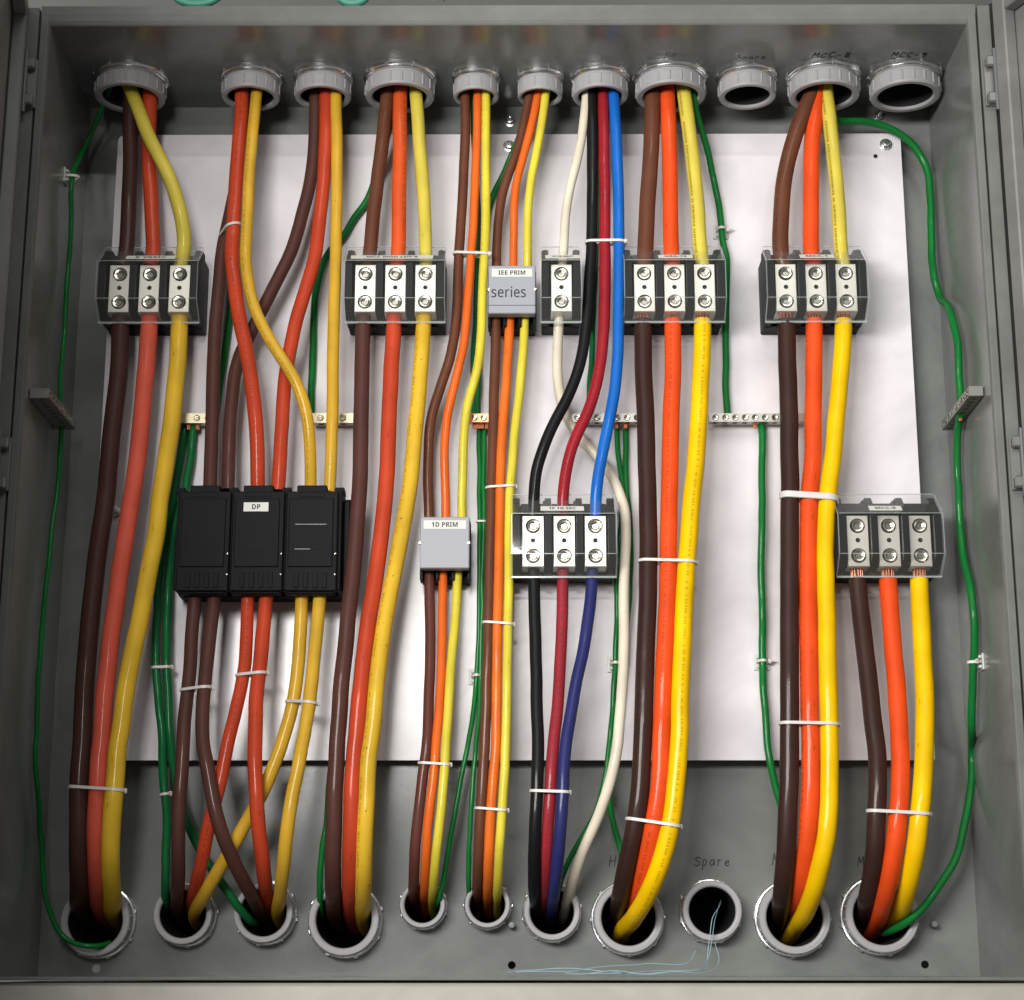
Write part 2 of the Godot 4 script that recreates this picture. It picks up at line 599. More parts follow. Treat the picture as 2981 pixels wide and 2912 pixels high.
func terminal_block(label: String, at: Vector3, poles: int, pitch: float, text: String, tx: float, tw: float, spread := 0.0) -> Node3D:
	var t := thing("terminal_block", label, "terminal block", at, "clear-covered terminal blocks on the white panel")
	var hw := pitch * poles * 0.5 + 0.0055 + spread
	var st := start()
	box(st, Vector3(0, 0.000, 0.018), Vector3(hw * 2.0, 0.098, 0.036), 0.0016)
	for k in poles + 1:
		var x := (k - poles * 0.5) * pitch
		var outer := k == 0 or k == poles
		if outer:
			x = signf(x) * (hw - 0.0045)
		var hwid := 0.0045 if outer else 0.0041
		prism(st, [[-0.049, 0.030], [-0.049, 0.0640], [-0.0300, 0.0900], [0.0220, 0.0900], [0.0480, 0.0600], [0.0545, 0.0520], [0.0545, 0.034]], x - hwid, x + hwid)
		if not outer:
			# the slanting web at the top of each barrier
			prism(st, [[0.044, 0.020], [0.0530, 0.020], [0.0530, 0.044], [0.044, 0.050]], x - 0.0065, x + 0.0041)
	for k in poles:
		var cx := (k + 0.5 - poles * 0.5) * pitch
		box(st, Vector3(cx, 0.040, 0.046), Vector3(pitch - 0.009, 0.012, 0.022), 0.001)
		box(st, Vector3(cx, -0.004, 0.038), Vector3(pitch - 0.009, 0.060, 0.006), 0.0006)
	part("base", st, M.black_plastic, t)
	for sx in [-1.0, 1.0]:
		for sy in [0.0490, -0.0435]:
			var s3 := start()
			var zc := 0.0625 if sy > 0 else 0.0745
			var lean := 0.87 if sy > 0 else 2.1
			lathe(s3, [[0.0, -0.004], [0.0042, -0.004], [0.0042, 0.0], [0.0024, 0.0002], [0.002, -0.0025], [0.0, -0.0025]], 18, Transform3D(Basis(Vector3.RIGHT, lean), Vector3(sx * (hw - 0.0048), sy, zc)))
			part("corner_post", s3, M.black_plastic, t)
	for k in poles:
		lug(t, Vector3((k + 0.5 - poles * 0.5) * pitch + 0.0005, -0.0088, 0.0765), 0.0285, 0.0675, 0.034, k)
	# the clear cover: one bent sheet, its top and bottom sloping back
	var prof := [[0.0585, 0.0545], [0.0560, 0.0560], [0.0235, 0.0945], [-0.0290, 0.0945], [-0.0515, 0.0700], [-0.0535, 0.0690]]
	var sc := start()
	var sh2 := start()
	var sh3 := start()
	var ct := 0.0022
	var inner := []
	for i in prof.size():
		inner.append([prof[i][0] - (0.0008 if i < 3 else -0.0008), prof[i][1] - ct])
	for i in prof.size() - 1:
		var a := Vector3(0, prof[i][0], prof[i][1])
		var b := Vector3(0, prof[i + 1][0], prof[i + 1][1])
		var c := Vector3(0, inner[i][0], inner[i][1])
		var d := Vector3(0, inner[i + 1][0], inner[i + 1][1])
		var l := Vector3(-hw - 0.002, 0, 0)
		var r := Vector3(hw + 0.002, 0, 0)
		quad(sc if i == 2 else (sh2 if i < 2 else sh3), a + l, a + r, b + r, b + l, Vector3(0, (a - b).z * -1.0 + 0.001, 1))
	var cv := part("cover", sc, M.clear, t)
	part("cover_slope", sh2, M.clear_hazed, cv)
	part("cover_slope", sh3, M.clear_hazed, cv)
	var se := start()
	for i in prof.size() - 1:
		var a := Vector3(0, prof[i][0], prof[i][1])
		var b := Vector3(0, prof[i + 1][0], prof[i + 1][1])
		var c := Vector3(0, inner[i][0], inner[i][1])
		var d := Vector3(0, inner[i + 1][0], inner[i + 1][1])
		for sx in [-1.0, 1.0]:
			var o := Vector3(sx * (hw + 0.002), 0, 0)
			var o2 := Vector3(sx * (hw + 0.0008), 0, 0)
			quad(se, a + o, b + o, d + o, c + o, Vector3(sx, 0, 0))
			quad(se, a + o, b + o, b + o2, a + o2, Vector3(0, 0, 1))
	box(se, Vector3(0, -0.0543, 0.0680), Vector3(hw * 2.0 + 0.004, 0.0024, 0.0034), 0.0004)
	box(se, Vector3(0, 0.0589, 0.0540), Vector3(hw * 2.0, 0.0010, 0.0022), 0.0002)
	box(se, Vector3(0, 0.0238, 0.0948), Vector3(hw * 2.0, 0.0007, 0.0007))
	box(se, Vector3(0, -0.0292, 0.0948), Vector3(hw * 2.0, 0.0007, 0.0007))
	part("cover_edge", se, M.clear_edge, t)
	if text:
		var slope := atan2(0.0945 - 0.0560, 0.0560 - 0.0235)
		var bs := Basis(Vector3.RIGHT, -slope)
		var lc := Vector3(tx, 0.0330, 0.0835)
		var sl := start()
		box(sl, Vector3(), Vector3(tw, 0.0125, 0.0004), 0.0, Transform3D(bs, lc))
		var lb := part("label", sl, M.paper, t)
		lettering(text, 0.0062, lb, lc + bs * Vector3(0, 0, 0.0003), bs, M.ink, tw * 0.62)
	return t

func grey_block(label: String, at: Vector3, size: Vector3, text: String, big: String) -> void:
	var t := thing("terminal_block", label, "terminal block", at, "grey power blocks with solid covers")
	var st := start()
	box(st, Vector3(0, -0.004, 0.015), Vector3(size.x - 0.001, size.y + 0.008, 0.030), 0.001)
	for k in 4:
		box(st, Vector3((k - 1.5) * size.x * 0.32, -0.006, 0.038), Vector3(0.0042, size.y + 0.010, 0.024), 0.0006)
	part("base", st, M.black_plastic, t)
	var sc := start()
	var zf := size.z
	box(sc, Vector3(0, 0, zf - 0.008), Vector3(size.x, size.y, 0.016), 0.0011)
	part("cover", sc, M.grey_plastic, t)
	for s in [-1.0, 1.0]:
		var sn := start()
		lathe(sn, [[0.0, 0.0008], [0.0018, 0.0006], [0.0026, -0.0005], [0.0026, -0.004]], 14, Transform3D(Basis(Vector3.RIGHT, PI / 2), Vector3(s * (size.x * 0.5 - 0.0005), 0.0, zf)))
		part("cover_screw", sn, M.screw, t)
	var sl := start()
	box(sl, Vector3(0, size.y * 0.5 - 0.0105, zf + 0.0002), Vector3(size.x * 0.86, 0.0115, 0.0005), 0.0001)
	var lb := part("label", sl, M.paper, t)
	lettering(text, 0.0062, lb, Vector3(0, size.y * 0.5 - 0.0105, zf + 0.0006), Basis(), M.ink_grey)
	if big:
		lettering(big, 0.0148, t, Vector3(-0.0045, -0.004, zf + 0.0003), Basis(), M.ink_grey, size.x * 0.73)
		var sg := start()
		box(sg, Vector3(0, -size.y * 0.5 + 0.0115, zf), Vector3(size.x * 0.99, 0.0007, 0.0006))
		part("cover_seam", sg, M.ink_grey, t)

func black_block(label: String, at: Vector3) -> void:
	var t := thing("terminal_block", label, "terminal block", at)
	var pw := 0.0690
	var st := start()
	box(st, Vector3(0.004, 0.003, 0.020), Vector3(pw * 3 + 0.020, 0.130, 0.040), 0.002)
	for k in 4:
		box(st, Vector3((k - 1.5) * pw, 0.003, 0.058), Vector3(0.0055, 0.132, 0.060), 0.001)
		box(st, Vector3((k - 1.5) * pw - 0.002, 0.0715, 0.062), Vector3(0.012, 0.008, 0.026), 0.001)
	box(st, Vector3(1.5 * pw + 0.008, 0.002, 0.052), Vector3(0.011, 0.116, 0.040), 0.003)
	part("base", st, M.black_plastic2, t)
	for k in 3:
		var x := (k - 1.0) * pw
		var sc := start()
		box(sc, Vector3(x, -0.0005, 0.0890), Vector3(pw - 0.0024, 0.1310, 0.014), 0.0014)
		# stepped face: raised field, sunk foot with two ribs, a stepped tab on top
		box(sc, Vector3(x - 0.001, 0.010, 0.0962), Vector3(pw - 0.0120, 0.0900, 0.0036), 0.0010)
		box(sc, Vector3(x - 0.001, 0.0015, 0.0972), Vector3(pw - 0.0240, 0.0300, 0.0020), 0.0006)
		box(sc, Vector3(x - 0.001, 0.0668, 0.0890), Vector3(pw * 0.56, 0.0125, 0.0125), 0.0010)
		box(sc, Vector3(x - 0.001, 0.0600, 0.0945), Vector3(pw * 0.50, 0.0060, 0.0040), 0.0008)
		for rib in [-0.018, -0.006, 0.006, 0.018]:
			box(sc, Vector3(x + rib, -0.0520, 0.0965), Vector3(0.0060, 0.0200, 0.0022), 0.0006)
		box(sc, Vector3(x, -0.0660, 0.0840), Vector3(pw - 0.008, 0.0060, 0.014), 0.0015)
		var c := part("pole_cover", sc, M.black_plastic2, t)
		for s in [-0.045, -0.018]:
			var sd := start()
			lathe(sd, [[0.0, 0.0010], [0.0011, 0.0008], [0.0016, -0.001]], 12, Transform3D(Basis(Vector3.RIGHT, PI / 2), Vector3(x + pw * 0.5 - 0.0032, s, 0.098)))
			part("rivet", sd, M.screw, c)
	var sl := start()
	box(sl, Vector3(-0.003, 0.0435, 0.0983), Vector3(0.0320, 0.0120, 0.0006), 0.0001)
	var lb := part("label", sl, M.paper, t)
	lettering("DP", 0.0066, lb, Vector3(-0.003, 0.0435, 0.0988), Basis(), M.ink_grey)
	# two thin raised marks on the right-hand cover
	var sm := start()
	box(sm, Vector3(pw - 0.001, 0.0205, 0.0984), Vector3(0.040, 0.0007, 0.0006))
	box(sm, Vector3(pw - 0.011, -0.0120, 0.0984), Vector3(0.020, 0.0007, 0.0006))
	part("raised_mark", sm, M.grey_plastic, t)

func ground_bar(label: String, at: Vector3, length: float, pitch: float, first: float, mat: Material, face := Basis(), wire_at := [], h := 0.0115, d := 0.0135) -> void:
	var t := thing("ground_bar", label, "ground bar", at, "ground bars with screw terminals")
	t.basis = face
	var n := int(floor((length - first) / pitch - 0.2)) + 1
	var st := start()
	var edges := [0.0]
	for k in n - 1:
		edges.append(first + (k + 0.5) * pitch)
	edges.append(length)
	for k in n:
		var cx := first + k * pitch
		plate_with_hole(st, edges[k], -h / 2, edges[k + 1], h / 2, cx, 0, 0.0044, d)
		blind_hole(st, cx, 0, 0.0044, d, 0.006)
		# underside, with the bore that takes the wire
		var under := Transform3D(Basis(Vector3(1, 0, 0), Vector3(0, 0, 1), Vector3(0, -1, 0)), Vector3())
		plate_with_hole(st, edges[k], 0.0, edges[k + 1], d, cx, d * 0.5, 0.0036, h / 2, under)
		blind_hole(st, cx, d * 0.5, 0.0036, h / 2, 0.006, under)
	quad(st, Vector3(0, h / 2, 0), Vector3(length, h / 2, 0), Vector3(length, h / 2, d), Vector3(0, h / 2, d), Vector3.UP)
	for x in [0.0, length]:
		quad(st, Vector3(x, -h / 2, 0), Vector3(x, h / 2, 0), Vector3(x, h / 2, d), Vector3(x, -h / 2, d), Vector3(1 if x > 0 else -1, 0, 0))
	part("bar", st, mat, t)
	for k in n:
		var s2 := start()
		hex_screw(s2, Vector3(first + k * pitch, 0, d), 0.0038, RNG.randf_range(-0.001, 0.0016), 0.0017, RNG.randf() * TAU)
		part("screw", s2, M.screw if mat != M.brass else M.brass, t)
	for x in wire_at:
		var s3 := start()
		for k in 7:
			var a := TAU * k / 6.0
			var q := Vector3(cos(a), 0, sin(a)) * (0.0 if k == 6 else 0.0017)
			tube(s3, [Vector3(x, -h / 2 + 0.003, d * 0.5) + q, Vector3(x, -h / 2 - 0.004, d * 0.5 + 0.0005) + q * 1.2, Vector3(x, -h / 2 - 0.008, d * 0.5 + 0.001) + q], 0.0008, 5)
		part("copper_strands", s3, M.copper, t).set_meta("kind", "stuff")

func bolt(label: String, at: Vector3, face: Basis, r: float, group: String, stud := false) -> void:
	var t := thing("bolt", label, "bolt", at, group)
	t.basis = face
	var sw := start()
	lathe(sw, [[r * 1.0, 0.0], [r * 1.45, 0.0], [r * 1.45, 0.0012], [r * 1.0, 0.0016]], 28)
	part("washer", sw, M.chrome, t)
	var sh := start()
	lathe(sh, [[r * 1.05, 0.0012], [r * 1.05, 0.0052], [r * 0.9, 0.0066], [r * 0.5, 0.0070], [0.0, 0.0070]], 6)
	part("hex_head", sh, M.chrome, t)
	if stud:
		var ss := start()
		lathe(ss, [[r * 0.5, 0.0], [r * 0.5, 0.016], [r * 0.4, 0.0175], [0.0, 0.0178]], 16)
		part("stud", ss, M.chrome, t)

func strokes(text: String, at: Vector3, right: Vector3, up: Vector3, out: Vector3, size: float, parent: Node3D, thick := 0.0011) -> void:
	# felt-pen handwriting: every letter a few pen strokes laid on the steel
	var G := {
		"S": [[.8, .9, .4, 1, .15, .8, .3, .6, .7, .45, .75, .15, .4, 0, .1, .1]], "p": [[.2, .6, .2, -.35], [.2, .55, .5, .62, .65, .4, .5, .1, .2, .1]],
		"a": [[.65, .55, .35, .6, .12, .3, .3, .02, .6, .2, .66, .55, .7, .05]], "r": [[.2, .6, .22, 0], [.22, .4, .4, .6, .6, .55]], "e": [[.15, .32, .6, .35, .5, .6, .2, .5, .12, .2, .4, 0, .65, .1]],
		"M": [[.05, 0, .15, 1, .42, .35, .7, 1, .8, 0]], "C": [[.75, .85, .45, 1, .15, .6, .2, .15, .5, 0, .8, .15]], "-": [[.15, .45, .65, .48]], "8": [[.45, .55, .2, .8, .45, 1, .7, .8, .45, .55, .15, .25, .45, 0, .72, .25, .45, .55]],
		"9": [[.65, .75, .4, 1, .18, .75, .4, .5, .66, .75, .55, 0]], "1": [[.4, 1, .42, 0]], "H": [[.15, 1, .12, 0], [.7, 1, .68, 0], [.14, .5, .7, .52]], "R": [[.15, 0, .18, 1, .6, .95, .65, .65, .2, .5, .7, 0]], "A": [[.05, 0, .4, 1, .75, 0], [.2, .4, .6, .4]],
	}
	var st := start()
	var x := 0.0
	var sway := 0.0
	for ch in text:
		sway = RNG.randf_range(-0.14, 0.14)
		var tall := size * RNG.randf_range(0.86, 1.14)
		for s in G.get(ch, []):
			for i in range(0, s.size() - 2, 2):
				var a: Vector3 = at + right * (x + s[i] * size * 0.8 + s[i + 1] * size * 0.12) + up * (s[i + 1] * tall + sway * size * 0.5) + out * 0.0004
				var b: Vector3 = at + right * (x + s[i + 2] * size * 0.8 + s[i + 3] * size * 0.12) + up * (s[i + 3] * tall + sway * size * 0.5) + out * 0.0004
				var d := (b - a).normalized()
				var w := d.cross(out) * thick * 0.5
				a -= d * thick * 0.3
				b += d * thick * 0.3
				quad(st, a - w, b - w, b + w, a + w, out)
		x += size * 0.78
	part("handwriting", st, M.pen, parent)

func perforated(st: SurfaceTool, u0: float, u1: float, v0: float, v1: float, holes: Array, small: Array, xf: Transform3D) -> void:
	# a sheet with a row of conduit holes [x, y, r] and a few bolt holes, split into fields that hold one hole each
	var all := holes.duplicate()
	all.sort_custom(func(a, b): return a[0] < b[0])
	var lo := v1
	var hi := v0
	for h in all:
		lo = minf(lo, h[1] - h[2] - 0.004)
		hi = maxf(hi, h[1] + h[2] + 0.004)
	var n := xf.basis * Vector3(0, 0, 1)
	var x := u0
	for i in all.size():
		var x2: float = u1 if i == all.size() - 1 else (all[i][0] + all[i][2] + all[i + 1][0] - all[i + 1][2]) * 0.5
		plate_with_hole(st, x, lo, x2, hi, all[i][0], all[i][1], all[i][2], 0.0, xf, 40)
		x = x2
	quad(st, xf * Vector3(u0, hi, 0), xf * Vector3(u1, hi, 0), xf * Vector3(u1, v1, 0), xf * Vector3(u0, v1, 0), n)
	if small.is_empty():
		quad(st, xf * Vector3(u0, v0, 0), xf * Vector3(u1, v0, 0), xf * Vector3(u1, lo, 0), xf * Vector3(u0, lo, 0), n)
		return
	x = u0
	for i in small.size():
		var x2: float = u1 if i == small.size() - 1 else (small[i][0] + small[i + 1][0]) * 0.5
		plate_with_hole(st, x, v0, x2, lo, small[i][0], small[i][1], small[i][2], 0.0, xf, 20)
		x = x2

func hinge(parent: Node3D, at: Vector3, sx: float) -> void:
	# a leaf on the frame, knuckles and the pin that runs through them
	var st := start()
	box(st, at + Vector3(sx * 0.003, 0, 0.0015), Vector3(0.015, 0.068, 0.003), 0.0008)
	var h := part("hinge", st, M.zinc, parent)
	for dy in [0.0255, -0.0255]:
		var s1 := start()
		box(s1, at + Vector3(sx * 0.0045, dy, 0.0070), Vector3(0.0150, 0.0150, 0.0105), 0.0022)
		part("knuckle", s1, M.zinc, h)
	var s3 := start()
	box(s3, at + Vector3(sx * 0.0105, 0, 0.0065), Vector3(0.0085, 0.0300, 0.0095), 0.0020)
	part("knuckle", s3, M.zinc, h)
	var s2 := start()
	tube(s2, [at + Vector3(sx * 0.0085, 0.042, 0.0105), at + Vector3(sx * 0.0085, -0.044, 0.0105)], 0.0032, 14)
	part("hinge_pin", s2, M.old_conduit, h)

# ---------------------------------------------------------------- the scene
func lamp(label: String, at: Vector3, look: Vector3, size: Vector2, energy: float, tint: Color) -> void:
	# a real fitting: housing, glowing diffuser, and the area light that carries its output
	var t := thing("fluorescent_lamp", label, "lamp", at, "lamps of the room")
	t.look_at_from_position(at, look, Vector3.UP)
	var st := start()
	box(st, Vector3(0, 0, 0.04), Vector3(size.x + 0.06, size.y + 0.06, 0.07), 0.006)
	part("housing", st, M.white_metal, t)
	var sd := start()
	quad(sd, Vector3(-size.x / 2, -size.y / 2, -0.004), Vector3(size.x / 2, -size.y / 2, -0.004), Vector3(size.x / 2, size.y / 2, -0.004), Vector3(-size.x / 2, size.y / 2, -0.004), Vector3(0, 0, -1))
	part("lamp_diffuser", sd, M.glow, t)
	var l := AreaLight3D.new()
	l.name = "area_light"
	l.area_size = size
	l.area_normalize_energy = false
	l.light_energy = energy
	l.light_color = tint
	l.area_range = 30.0
	l.area_attenuation = 2.0
	l.shadow_enabled = true
	l.position = Vector3(0, 0, -0.012)
	t.add_child(l)

func _ready() -> void:
	RNG.seed = 20240607
	# ---- camera, surroundings, lamps, exposure
	var cam := Camera3D.new()
	cam.name = "camera"
	add_child(cam)
	cam.position = Vector3(0.0178, 0.0127, 2.4163)
	cam.rotation = Vector3(0.2481, 0.0055, 0.0004)
	cam.fov = 30.4443
	cam.near = 0.05
	cam.far = 60.0
	var we := WorldEnvironment.new()
	we.name = "surroundings"
	var env := Environment.new()
	env.background_mode = Environment.BG_COLOR
	env.background_color = Color(0.40, 0.40, 0.41)
	env.tonemap_mode = Environment.TONE_MAPPER_LINEAR
	env.tonemap_exposure = 1.07
	env.sdfgi_enabled = true
	env.ssao_enabled = true
	env.ssil_enabled = true
	we.environment = env
	add_child(we)
	M.white_metal = plain(Color(0.8, 0.8, 0.8), 0.5)
	M.glow = plain(Color(0.9, 0.9, 0.9), 0.6)
	M.glow.emission_enabled = true
	M.glow.emission = Color(1.0, 0.97, 0.92)
	M.glow.emission_energy_multiplier = 1.0
	lamp("long work lamp standing left of the viewer, aimed at the open cabinet", Vector3(-0.95, 0.82, 2.5), Vector3(-0.1, 0.72, 0), Vector2(1.5, 0.45), 12.6, Color(1.0, 0.99, 0.975))
	lamp("wide ceiling lamp high in front of the cabinet", Vector3(0.5, 2.9, 2.7), Vector3(0.15, 0.45, 0), Vector2(2.2, 0.9), 1.0, Color(0.99, 1.0, 0.99))
	lamp("narrow ceiling lamp far behind the viewer, over the aisle", Vector3(-0.25, 2.1, 7.5), Vector3(0, 0.5, 0), Vector2(0.55, 0.16), 55.0, Color(1.0, 0.99, 0.97))
	lamp("row of ceiling tubes behind the viewer", Vector3(0.1, 3.3, 5.0), Vector3(0.1, 0.8, 0), Vector2(2.6, 0.10), 8.0, Color(1.0, 0.99, 0.97))

	# ---- materials
	paint_textures()
	M.ink = plain(Color(0.10, 0.10, 0.11), 0.6)
	M.ink_grey = plain(Color(0.12, 0.12, 0.15), 0.7)
	M.pen = plain(Color(0.10, 0.10, 0.11), 0.7)
	M.paint = painted(Color(0.475, 0.487, 0.475), 0.20, 2.2, 0.003)
	M.paint_rim = painted(Color(0.45, 0.46, 0.445), 0.6, 2.2, 0.004)
	M.paint_rim.metallic_specular = 0.25
	M.paint_door = painted(Color(0.49, 0.49, 0.48), 0.42, 2.2, 0.004)
	M.panel = painted(Color(0.885, 0.87, 0.885), 0.24, 1.3, 0.006)
	M.wall = painted(Color(0.36, 0.36, 0.35), 0.6, 0.8, 0.02)
	M.trough = painted(Color(0.70, 0.69, 0.65), 0.35, 1.6, 0.012)
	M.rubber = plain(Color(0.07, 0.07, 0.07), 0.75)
	M.chrome = plain(Color(0.93, 0.93, 0.93), 0.24, 1.0)
	M.galvanised = plain(Color(0.62, 0.63, 0.63), 0.38, 1.0)
	M.plated = plain(Color(0.80, 0.79, 0.75), 0.35, 0.72)
	M.screw = plain(Color(0.76, 0.75, 0.70), 0.22, 1.0)
	M.aluminium = plain(Color(0.70, 0.69, 0.66), 0.40, 0.8)
	M.brass = plain(Color(0.70, 0.67, 0.57), 0.4, 0.85)
	M.copper = plain(Color(0.88, 0.58, 0.44), 0.30, 1.0)
	M.bushing = plain(Color(0.60, 0.595, 0.60), 0.5)
	M.black_plastic = plain(Color(0.055, 0.06, 0.07), 0.5, 0.0, 0.25)
	M.black_plastic2 = plain(Color(0.06, 0.065, 0.08), 0.6, 0.0, 0.25)
	M.grey_plastic = plain(Color(0.56, 0.57, 0.60), 0.45)
	M.paper = plain(Color(0.81, 0.81, 0.78), 0.5)
	M.clear = glass(Color(0.85, 0.86, 0.85), 0.02, 0.04)
	M.clear.metallic_specular = 0.35
	M.bore = plain(Color(0.16, 0.16, 0.17), 0.7, 0.0, 0.2)
	M.zinc = plain(Color(0.50, 0.50, 0.49), 0.45, 0.6)
	M.bar_grey = plain(Color(0.52, 0.52, 0.50), 0.5, 0.5)
	M.old_conduit = plain(Color(0.40, 0.41, 0.41), 0.6, 0.6)
	M.clear_hazed = glass(Color(0.80, 0.81, 0.79), 0.06, 0.08)
	M.clear_edge = glass(Color(0.78, 0.82, 0.80), 0.36, 0.12)
	M.nylon = plain(Color(0.80, 0.78, 0.76), 0.4)
	M.nylon_clear = plain(Color(0.78, 0.79, 0.77), 0.35)
	M.hose = plain(Color(0.28, 0.55, 0.47), 0.5)
	M.pull_string = plain(Color(0.56, 0.68, 0.73), 0.4)
	var sheath := [sheath_texture(0), sheath_texture(1), sheath_texture(2)]
	var hues := {
		"brown": Color(0.27, 0.17, 0.15), "brown2": Color(0.34, 0.215, 0.19), "brown3": Color(0.40, 0.24, 0.17), "brown4": Color(0.38, 0.215, 0.185), "darkbrown": Color(0.225, 0.145, 0.125),
		"redorange": Color(0.77, 0.275, 0.16), "coral": Color(0.83, 0.355, 0.28), "orange2": Color(0.86, 0.345, 0.155), "orange": Color(0.91, 0.31, 0.11), "softorange": Color(0.90, 0.41, 0.13), "softorange2": Color(0.90, 0.44, 0.14),
		"goldyellow": Color(0.88, 0.715, 0.20), "goldyellow2": Color(0.86, 0.68, 0.21), "paleyellow": Color(0.85, 0.78, 0.31), "lemon": Color(0.87, 0.81, 0.26), "yellow": Color(0.96, 0.77, 0.0),
		"green": Color(0.07, 0.44, 0.19), "darkgreen": Color(0.08, 0.42, 0.23), "black": Color(0.085, 0.09, 0.10), "red": Color(0.60, 0.12, 0.16), "red2": Color(0.58, 0.16, 0.20),
		"blue": Color(0.08, 0.40, 0.76), "navy": Color(0.16, 0.18, 0.40), "cream": Color(0.88, 0.84, 0.77),
	}
	for k in hues:
		for v in 3:
			var m := plain(hues[k], 0.5, 0.0, 0.24)
			m.albedo_texture = sheath[v]
			m.clearcoat_enabled = true
			m.clearcoat = 0.16
			m.clearcoat_roughness = 0.10
			M[k + ["", "_printed", "_scuffed"][v]] = m

	# ---- the wall behind and the pale trough under the cabinet
	var sw := start()
	box(sw, Vector3(0, 0.8, -0.32), Vector3(6.0, 4.0, 0.1))
	var wall := part("wall", sw, M.wall, self)
	wall.set_meta("kind", "structure")
	wall.set_meta("label", "pale wall behind the cabinet")
	var tr := thing("wireway", "pale metal wireway running under the cabinet's lower lip", "wireway", Vector3(0, -0.1628, 0))
	var s1 := start()
	box(s1, Vector3(0, 0, 0.105), Vector3(3.0, 0.312, 0.262), 0.004)
	part("cover", s1, M.trough, tr)

	cabinet()
	panel()
	bushing("grey top bushing at the far left, a thin green wire leaving its left side", Vector3(-0.5226, H, 0.0955), Basis(Vector3.RIGHT, PI), 0.0493, 0.0340, "conduit bushings along the top wall", 0.075)
	bushing("grey top bushing with only red-orange and yellow cables showing, second from the left", Vector3(-0.3560, H, 0.0955), Basis(Vector3.RIGHT, PI), 0.0409, 0.0340, "conduit bushings along the top wall", 0.075)
	bushing("grey top bushing with brown, red-orange and gold cables, third from the left", Vector3(-0.2562, H, 0.0955), Basis(Vector3.RIGHT, PI), 0.0397, 0.0340, "conduit bushings along the top wall", 0.075)
	bushing("grey top bushing with brown, orange and pale yellow cables, fourth from the left", Vector3(-0.1500, H, 0.0955), Basis(Vector3.RIGHT, PI), 0.0487, 0.0340, "conduit bushings along the top wall", 0.075)
	bushing("grey top bushing of the upright slim brown, orange and yellow trio, a small one", Vector3(-0.0448, H, 0.0955), Basis(Vector3.RIGHT, PI), 0.0321, 0.0340, "conduit bushings along the top wall", 0.075)
	bushing("grey top bushing of the slim trio that slants left, a small one", Vector3(0.0435, H, 0.0955), Basis(Vector3.RIGHT, PI), 0.0316, 0.0340, "conduit bushings along the top wall", 0.075)
	bushing("grey top bushing with white, black, red and blue cables", Vector3(0.1264, H, 0.0955), Basis(Vector3.RIGHT, PI), 0.0391, 0.0340, "conduit bushings along the top wall", 0.075)
	bushing("grey top bushing left of the smaller empty one, a green wire at its right", Vector3(0.2237, H, 0.0955), Basis(Vector3.RIGHT, PI), 0.0491, 0.0340, "conduit bushings along the top wall", 0.075)
	bushing("grey top bushing empty and small, between two large ones", Vector3(0.3292, H, 0.0955), Basis(Vector3.RIGHT, PI), 0.0403, 0.0340, "conduit bushings along the top wall", 0.075)
	bushing("grey top bushing whose cables leave white lining showing on its right", Vector3(0.4350, H, 0.0955), Basis(Vector3.RIGHT, PI), 0.0497, 0.0340, "conduit bushings along the top wall", 0.075)
	bushing("grey top bushing empty and large, at the far right", Vector3(0.5469, H, 0.0955), Basis(Vector3.RIGHT, PI), 0.0492, 0.0340, "conduit bushings along the top wall", 0.075)
	bushing("grey bottom bushing at the far left corner, a green wire looping over its rim", Vector3(-0.5240, 0.0674, 0), Basis(Vector3.RIGHT, PI / 2), 0.0454, 0.0300, "conduit bushings along the bottom", 0.15)
	bushing("grey bottom bushing with a dark green wire at its left edge, second from the left", Vector3(-0.4131, 0.0755, 0), Basis(Vector3.RIGHT, PI / 2), 0.0385, 0.0300, "conduit bushings along the bottom", 0.15)
	bushing("grey bottom bushing with a green wire slanting into its left side, third from the left", Vector3(-0.3109, 0.0777, 0), Basis(Vector3.RIGHT, PI / 2), 0.0387, 0.0300, "conduit bushings along the bottom", 0.15)
	bushing("grey bottom bushing with brown, red-orange and scuffed yellow cables", Vector3(-0.2085, 0.0690, 0), Basis(Vector3.RIGHT, PI / 2), 0.0462, 0.0300, "conduit bushings along the bottom", 0.15)
	bushing("grey bottom bushing of a slim trio, small, green wire at its right edge", Vector3(-0.1089, 0.0876, 0), Basis(Vector3.RIGHT, PI / 2), 0.0297, 0.0300, "conduit bushings along the bottom", 0.15)
	bushing("grey bottom bushing of a slim trio, small, green wire at its left edge", Vector3(-0.0264, 0.0876, 0), Basis(Vector3.RIGHT, PI / 2), 0.0297, 0.0300, "conduit bushings along the bottom", 0.15)
	bushing("grey bottom bushing with black, red, navy and white cables", Vector3(0.0556, 0.0789, 0), Basis(Vector3.RIGHT, PI / 2), 0.0366, 0.0300, "conduit bushings along the bottom", 0.15)
	bushing("grey bottom bushing with a bright yellow cable sweeping left into it", Vector3(0.1526, 0.0713, 0), Basis(Vector3.RIGHT, PI / 2), 0.0451, 0.0300, "conduit bushings along the bottom", 0.15)
	bushing("grey bottom bushing empty, with a thin blue pull string", Vector3(0.2589, 0.0802, 0), Basis(Vector3.RIGHT, PI / 2), 0.0388, 0.0300, "conduit bushings along the bottom", 0.15)
	bushing("grey bottom bushing second from the right, left of the one with a green wire", Vector3(0.3630, 0.0716, 0), Basis(Vector3.RIGHT, PI / 2), 0.0468, 0.0300, "conduit bushings along the bottom", 0.15)
	bushing("grey bottom bushing at the far right, a green wire curving into it", Vector3(0.4741, 0.0746, 0), Basis(Vector3.RIGHT, PI / 2), 0.0481, 0.0300, "conduit bushings along the bottom", 0.15)
	blocks()
	bars()
